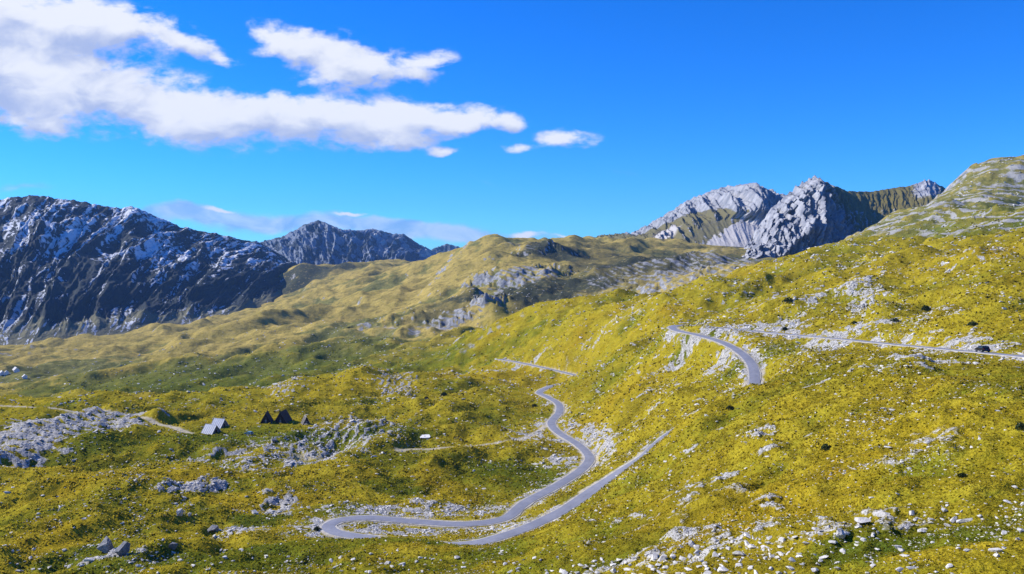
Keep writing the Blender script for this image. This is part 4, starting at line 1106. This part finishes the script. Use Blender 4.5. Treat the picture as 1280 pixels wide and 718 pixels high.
# cars
M_TYRE = flat_mat('tyre', (0.02, 0.02, 0.02), .9, .1); M_RIM = flat_mat('rim', (0.45, 0.45, 0.47), .35, .1, 2, .8, .4)
M_LAMP = flat_mat('head_lamp', (0.75, 0.75, 0.72), .2, .05, 1, 0, .5); M_TAIL = flat_mat('tail_lamp', (0.35, 0.02, 0.015), .3, .05, 1, 0, .5)
def car(loc, rz, pitch, label, paint, L=4.25, W=1.78, Hh=1.55):
    e = thing('parked_car', label, 'car', loc, rz)
    e.rotation_euler = (0, pitch, rz)
    h = L / 2
    prof = [(-h, .38), (-h + .06, .80), (-h + .25, .98), (-.95, 1.02), (-.95, 1.02), (h * .42, 1.00), (h - .5, .90), (h - .08, .74), (h, .42), (h - .1, .26), (-h + .1, .26)]
    prof = [q for i, q in enumerate(prof) if i == 0 or q != prof[i - 1]]
    body = link('body', prism('body', prof, 'y', -W / 2, W / 2, .06), paint, e)
    cab = [(-h + .22, .95), (-h + .48, Hh - .10), (-h + .85, Hh), (.15, Hh), (.45, Hh - .07), (h * .50, .96)]
    me = prism('cabin', cab, 'y', -W / 2 + .07, W / 2 - .07, .05)
    for v in me.vertices:                               # tumblehome
        if v.co.z > 1.05: v.co.y *= 1 - .22 * (v.co.z - 1.05)
    link('cabin', me, paint, e)
    for s in (1, -1):
        for (x0, x1, x2, x3) in ((-h + .62, -.48, -.48, -h + .78), (-.38, .72, .34, -.38)):
            y0 = s * (W / 2 - .065); y1 = s * (W / 2 - .065 - .10)
            V = [(x0, y0, 1.03), (x1, y0, 1.03), (x2, y1, Hh - .15), (x3, y1, Hh - .15)]
            V += [(x, y + s * .012, z) for x, y, z in V]
            me = bpy.data.meshes.new('side_window'); me.from_pydata(V, [], [(0, 1, 2, 3), (7, 6, 5, 4), (0, 4, 5, 1), (1, 5, 6, 2), (2, 6, 7, 3), (3, 7, 4, 0)])
            link('side_window', me, M_PANE, e)
        link('headlight', box_mesh('headlight', h - .12, h + .012, s * .56 - .17, s * .56 + .17, .60, .74, .02), M_LAMP, e)
        link('tail_light', box_mesh('tail_light', -h - .012, -h + .1, s * .66 - .13, s * .66 + .13, .70, .86, .02), M_TAIL, e)
        link('mirror', box_mesh('mirror', .62, .78, s * (W / 2 + .09) - .09, s * (W / 2 + .09) + .09, 1.02, 1.16, .03), paint, e)
    V = [(h * .50 + .02, -.66, 1.00), (h * .50 + .02, .66, 1.00), (.48, .58, Hh - .11), (.48, -.58, Hh - .11)]
    for nm, V in (('windscreen', V), ('rear_window', [(-h + .205, .66, 1.02), (-h + .205, -.66, 1.02), (-h + .445, -.58, Hh - .14), (-h + .445, .58, Hh - .14)])):
        sx = 1 if V[0][0] > 0 else -1
        V = V + [(x + sx * .02, y, z + .015) for x, y, z in V]
        me = bpy.data.meshes.new(nm); me.from_pydata(V, [], [(3, 2, 1, 0), (4, 5, 6, 7), (0, 1, 5, 4), (1, 2, 6, 5), (2, 3, 7, 6), (3, 0, 4, 7)])
        link(nm, me, M_PANE, e)
    for x in (-h + .78, h - .82):
        for s in (1, -1):
            bm = bmesh.new(); bmesh.ops.create_cone(bm, cap_ends=True, segments=18, radius1=.34, radius2=.34, depth=.22)
            bmesh.ops.rotate(bm, verts=bm.verts, matrix=Matrix.Rotation(math.pi / 2, 3, 'X')); me = bpy.data.meshes.new('tyre'); bm.to_mesh(me); bm.free()
            w_ = link('wheel', me, M_TYRE, e, (x, s * (W / 2 - .07), .34))
            bm = bmesh.new(); bmesh.ops.create_cone(bm, cap_ends=True, segments=14, radius1=.21, radius2=.17, depth=.05)
            bmesh.ops.rotate(bm, verts=bm.verts, matrix=Matrix.Rotation(-s * math.pi / 2, 3, 'X')); me = bpy.data.meshes.new('rim'); bm.to_mesh(me); bm.free()
            link('rim', me, M_RIM, w_, (0, s * .125, 0))
    link('bumper', box_mesh('bumper', h - .06, h + .05, -W / 2 + .08, W / 2 - .08, .30, .46, .03), M_TYRE, e)
    return e
M_BLACKP = flat_mat('black_paint', (0.012, 0.013, 0.015), .25, .1, 1, 0, .5)
M_TEALP = flat_mat('pale_blue_paint', (0.16, 0.30, 0.34), .3, .1, 1, 0, .5)
pr = road_p[road_p[:, 1] < 260]
ppx = CX + F * pr[:, 0] / (pr[:, 1] * math.cos(PITCH) - pr[:, 2] * math.sin(PITCH))
ci_ = int(np.argmin(np.abs(ppx - 1229) + 1000 * (pr[:, 0] < 60)))
q0, q1 = pr[ci_ - 1], pr[ci_ + 1]; dq = q1 - q0
car((pr[ci_, 0], pr[ci_, 1], pr[ci_, 2] + .12), math.atan2(dq[1], dq[0]), -math.atan2(dq[2], math.hypot(dq[0], dq[1])), 'black car on the upper road below the pale rock cutting', M_BLACKP)
g = ground(311, 543.5)
car((g.x, g.y, height_at(g.x, g.y) + .02), R_(160), 0, 'small pale blue car parked on the grass between the huts', M_TEALP, 3.9, 1.66, 1.42)

# hamlet far off at the left edge
M_WHITEW = flat_mat('white_plaster', (0.78, 0.77, 0.74), .9, .08); M_GREYR = flat_mat('grey_tiles', (0.62, 0.60, 0.58), .9, .2)
def house(px, py, L, W, Hw, Hr, rz, label):
    g = ground(px, py)
    e = thing('farmhouse', label, 'house', (g.x, g.y, g.z - .6), rz, 'white houses of the far hamlet')
    wl = link('wall', prism('wall', [(-W / 2, -1.5), (W / 2, -1.5), (W / 2, Hw), (0, Hw + Hr), (-W / 2, Hw)], 'x', -L / 2, L / 2), M_WHITEW, e)
    for s in (1, -1):
        sl = Hr / (W / 2)
        link('roof', prism('roof', [(0, Hw + Hr + .05), (s * (W / 2 + .4), Hw - .4 * sl + .05), (s * (W / 2 + .4), Hw - .4 * sl + .25), (0, Hw + Hr + .27)], 'x', -L / 2 - .35, L / 2 + .35), M_GREYR, e)
    link('door', box_mesh('door', -.5, .5, -W / 2 - .05, -W / 2 + .05, 0, 2.0), M_DWOOD, e)
    for x in (-L / 4 - .4, L / 4 + .4):
        wn = link('window', box_mesh('window', x - .5, x + .5, -W / 2 - .04, -W / 2 + .05, 1.0, 2.0), M_GWOOD, e)
        link('pane', box_mesh('pane', x - .4, x + .4, -W / 2 - .06, -W / 2 - .041, 1.1, 1.9), M_PANE, wn)
for a_ in ((2.5, 468.5, 7, 5, 2.6, 2.2, R_(-50), 'tiny white house of the far hamlet, cut by the left picture edge'), (8, 468, 5, 4.5, 2.4, 2.0, R_(-60), 'tiny white house of the far hamlet, second from the left'),
           (20, 465, 8, 5.5, 3.0, 2.8, R_(-45), 'largest white house of the far hamlet, set highest on the green'), (31, 473, 5.5, 4.5, 2.4, 2.0, R_(-55), 'tiny white house of the far hamlet, farthest right')):
    house(*a_)

# low white concrete cistern in the grass
g = ground(531, 547)
e = thing('concrete_cistern', 'low white concrete slab set in the grass left of the dirt track', 'cistern', (g.x, g.y, g.z), R_(12))
link('wall', box_mesh('wall', -2.0, 2.0, -2.6, 2.6, -1.0, .35, .03), M_STONEW, e)
lid = link('lid', box_mesh('lid', -2.3, 2.3, -2.9, 2.9, .352, .55, .03), M_WHITEW, e)
link('hatch', box_mesh('hatch', -.4, .4, -.4, .4, .552, .62, .02), M_GWOOD, lid)

# big split boulders on the near left
def boulder_mesh(seed, sx, sy, sz, grooves):
    r = np.random.default_rng(seed)
    p = r.normal(size=(15, 3)); p /= np.linalg.norm(p, axis=1)[:, None]; p *= r.uniform(.9, 1.1, (15, 1))
    bm = bmesh.new(); vv = [bm.verts.new(q) for q in p]
    res = bmesh.ops.convex_hull(bm, input=vv)
    junk = [q for q in res['geom_interior'] if isinstance(q, bmesh.types.BMVert)]
    if junk: bmesh.ops.delete(bm, geom=junk, context='VERTS')
    bmesh.ops.subdivide_edges(bm, edges=bm.edges[:], cuts=5, use_grid_fill=True)
    for v in bm.verts:
        c = v.co
        if grooves:
            ph = (c.x * .75 + c.z * -.9 + c.y * .2) * 3.2
            f = abs((ph % 1) - .5) * 2
            v.co = c * (1 - .10 * max(0, f - .72) / .28)
        v.co += Vector(r.normal(size=3)) * .012
    for v in bm.verts: v.co = (v.co.x * sx, v.co.y * sy, v.co.z * sz)
    me = bpy.data.meshes.new('boulder'); bm.to_mesh(me); bm.free(); me.materials.append(M_BOULD); return me
def boulder(px, py, seed, sx, sy, sz, rot, label, grooves=True, mat=None):
    g = ground(px, py)
    me = boulder_mesh(seed, sx, sy, sz, grooves)
    if mat: me.materials[0] = mat
    o = link('boulder', me, None, loc=(g.x, g.y, g.z + sz * .55), rot=rot, label=label, category='boulder')
boulder(132, 691, 33, 2.0, 1.8, 2.5, (0, R_(10), R_(30)), 'large grooved grey boulder, left of the pair at lower left')
boulder(154, 692, 27, 1.7, 1.6, 1.9, (R_(8), R_(-12), R_(75)), 'dark blocky grey boulder, right of the pair at lower left')
boulder(225, 644, 8, 1.1, 1.0, 1.3, (0, R_(5), .4), 'pale pointed boulder alone on the golden hump', True, M_LIME)
boulder(237, 645, 9, .9, .8, .6, (0, 0, 1.4), 'low pale boulder right of the pointed one on the hump', False, M_LIME)
boulder(319, 643, 11, 1.25, 1.1, .95, (0, 0, 2.0), 'rounded pale boulder at the edge of the dark green hollow', False, M_LIME)
boulder(266, 664, 12, 1.5, 1.2, 1.2, (0, 0, .3), 'grey boulder ending the rock line below the golden hump', True)
boulder(216, 686, 14, 1.2, 1.0, 1.0, (0, R_(15), .9), 'dark grey boulder between the big pair and the green hollow', True)
boulder(1051, 671, 15, .62, .55, .5, (0, 0, .9), 'largest pale rock in the grass right of the rubble band', True, M_LIME)
boulder(342, 552, 21, 1.4, 1.2, 1.0, (0, 0, .5), 'dark rounded rock on the grass below the dark huts', False)

# single rocks on the near slopes
BANDTOP = ([600, 700, 760, 830, 870, 900, 940, 1000, 1060, 1130, 1200, 1280], [706, 702, 698, 692, 676, 672, 668, 664, 652, 640, 634, 626])
placed = []; rock_objs = []
def put_rock(px, py, size, label, group):
    g = ground(px, py)
    if g is None: return False
    r_ = math.hypot(g.x, g.y); s_ = size / F * r_
    for (qx, qy, qs) in placed:
        if math.hypot(g.x - qx, g.y - qy) < .42 * (s_ + qs): return False
    placed.append((g.x, g.y, s_))
    o = link('limestone_rock', ROCKM[rng.integers(0, 8)], None, loc=(g.x, g.y, g.z + .10 * s_), rot=(rng.normal(0, .22), rng.normal(0, .22), rng.uniform(0, 6.28)), label=label, category='rock', group=group)
    o.scale = (s_ * rng.uniform(1.0, 1.5), s_ * rng.uniform(.85, 1.15), s_ * rng.uniform(.55, .95))
    rock_objs.append((group, px, size, o))
    return True
def rocks_in(n_, fx, fy, sz, label, group):
    c_ = 0
    for _ in range(n_ * 6):
        if c_ >= n_: break
        px = fx(); c_ += put_rock(px, fy(px), sz(), label, group)
rocks_in(150, lambda: rng.triangular(700, 930, 1100), lambda x: np.interp(x, *BANDTOP) + (722 - np.interp(x, *BANDTOP)) * rng.beta(1.1, 1.5), lambda: float(np.clip(rng.lognormal(2.15, .42), 5, 20)),
         'pale limestone rock in the dense rubble band on the near right slope', 'rocks of the near rubble band')
rocks_in(60, lambda: rng.uniform(1070, 1280), lambda x: np.interp(x, *BANDTOP) + rng.beta(1.0, 1.6) * 86, lambda: float(np.clip(rng.lognormal(2.0, .4), 5, 17)),
         'pale limestone rock lying loose in the grass at the lower right corner', 'loose rocks at the lower right')
rocks_in(45, lambda: rng.uniform(400, 700), lambda x: rng.uniform(697, 718), lambda: float(np.clip(rng.lognormal(1.85, .3), 5, 12)),
         'pale limestone rock along the bottom edge below the hairpin bend', 'rocks below the hairpin')
rocks_in(40, lambda: rng.uniform(5, 360), lambda x: rng.uniform(688, 717), lambda: float(np.clip(rng.lognormal(1.75, .35), 4.5, 11)),
         'pale limestone rock in the grass at the lower left corner', 'rocks at the lower left')

ORD = 'first second third fourth fifth sixth seventh eighth ninth tenth eleventh twelfth thirteenth fourteenth fifteenth sixteenth'.split()
for grp, tail in (('rocks of the near rubble band', 'in the near rubble band'), ('loose rocks at the lower right', 'in the lower right grass'), ('rocks below the hairpin', 'below the hairpin bend'), ('rocks at the lower left', 'in the lower left grass')):
    mem = sorted([q for q in rock_objs if q[0] == grp], key=lambda q: -q[2])
    for sz_word, part_ in (('largest', mem[:14]), ('middling', mem[14:28])):
        part_ = sorted(part_, key=lambda q: q[1])
        for i, q in enumerate(part_):
            q[3]['label'] = '%s of the %s pale rocks %s, counted from the left' % (ORD[i], sz_word, tail)
    for q in mem[28:]:
        q[3]['label'] = 'small ' + q[3]['label']

# low dark junipers
def juniper_material():
    m, t, b = new_mat('juniper')
    geo = t.node('ShaderNodeNewGeometry')
    n1 = t.noise(geo.outputs['Position'], 6.0, 3, .6)
    t.l.new(t.mix(t.rng(n1, .3, .7), (0.018, 0.030, 0.010), (0.045, 0.065, 0.018)), b.inputs['Base Color'])
    return m
M_JUN = juniper_material(); M_STEM = flat_mat('juniper_stem', (0.09, 0.06, 0.04))
def shrub_mesh(seed):
    r = np.random.default_rng(seed); V, Fc = [], []
    for i in range(420):
        an, q = r.uniform(0, 6.28), math.sqrt(r.uniform(0, 1))
        lobe = 1 + .25 * math.sin(3 * an + seed) + .15 * math.sin(7 * an)
        x, y = math.cos(an) * q * lobe, math.sin(an) * q * lobe * .8
        z = .62 * math.sqrt(max(0, 1 - q * q)) * r.uniform(.3, 1.05)
        s = r.uniform(.05, .12); u = Vector(r.normal(size=3)).normalized(); w = u.cross(Vector(r.normal(size=3))).normalized()
        k_ = len(V); c = Vector((x, y, z))
        V += [c - u * s - w * s * .5, c + u * s - w * s * .5, c + u * s * 1.2 + w * s * .5, c - u * s + w * s * .6]; Fc.append((k_, k_ + 1, k_ + 2, k_ + 3))
    me = bpy.data.meshes.new('foliage'); me.from_pydata([tuple(v) for v in V], [], Fc); me.materials.append(M_JUN); return me
SHM = [shrub_mesh(i) for i in range(4)]
for q, (px, py, w_, lab) in enumerate([(986, 378, 11, 'dark juniper shrub on the slope above the rocky road bend'), (1157, 388, 11, 'dark juniper shrub high on the slope above the black car'), (1119, 402, 8, 'small dark juniper left of the shrub above the black car'),
        (981, 413, 8, 'dark juniper beside the pale cutting of the upper road'), (1033, 562, 13, 'dark green juniper alone in the middle of the near golden hump'), (1203, 596, 9, 'dark juniper among stones on the near right slope'), (1277, 537, 14, 'dark juniper at the right picture edge'),
        (913, 512, 9, 'dark juniper near the crest where the road dips out of sight'), (396, 663, 9, 'dark juniper at the outside of the hairpin bend'), (1216, 407, 9, 'dark juniper above the rock cutting right of the car'), (668, 508, 6, 'dark juniper left of the road where it leaves the valley'),
        (555, 495, 9, 'dark shrub put in for a cave mouth on the knoll beyond the valley floor'), (533, 499, 6, 'small dark shrub put in for a cave mouth, left of the other on the valley knoll'), (1068, 405, 7, 'low dark juniper on the grass between the two rock outcrops')]):  # the two knoll shrubs are added in place of dark cave mouths
    g = ground(px, py)
    if g is None: continue
    s_ = w_ / F * math.hypot(g.x, g.y) / 2
    e = thing('juniper_shrub', lab, 'shrub', (g.x, g.y, g.z - .05), q * 1.3, 'dark junipers on the slopes')
    f = link('foliage', SHM[q % 4], None, e); f.scale = (s_ * 1.1, s_, s_ * 1.7)
    st = link('stem', prism('stem', [(-.06, -.2), (.06, -.2), (.03, .5 * s_), (-.03, .5 * s_)], 'x', -.05, .05), M_STEM, e)


# ------------------------------------------------------------------ haze
def haze():
    zmin, zmax = float(H.min()) - 60, 560.0
    x0, x1, y0, y1 = -9500.0, 9500.0, -400.0, 9800.0
    V = [(x, y, z) for z in (zmin, zmax) for (x, y) in ((x0, y0), (x1, y0), (x1, y1), (x0, y1))]
    me = bpy.data.meshes.new('haze')
    me.from_pydata(V, [], [(3, 2, 1, 0), (4, 5, 6, 7), (0, 1, 5, 4), (1, 2, 6, 5), (2, 3, 7, 6), (3, 0, 4, 7)])
    m = bpy.data.materials.new('haze'); m.use_nodes = True
    nt = m.node_tree; nt.nodes.clear()
    o = nt.nodes.new('ShaderNodeOutputMaterial'); v = nt.nodes.new('ShaderNodeVolumePrincipled')
    v.inputs['Color'].default_value = (0.27, 0.54, 1.0, 1)
    v.inputs['Density'].default_value = 4.0e-5
    v.inputs['Anisotropy'].default_value = 0.0
    nt.links.new(v.outputs[0], o.inputs['Volume'])
    link('haze', me, m, kind='stuff', label='thin blue mountain haze filling the valley', category='haze')
haze()
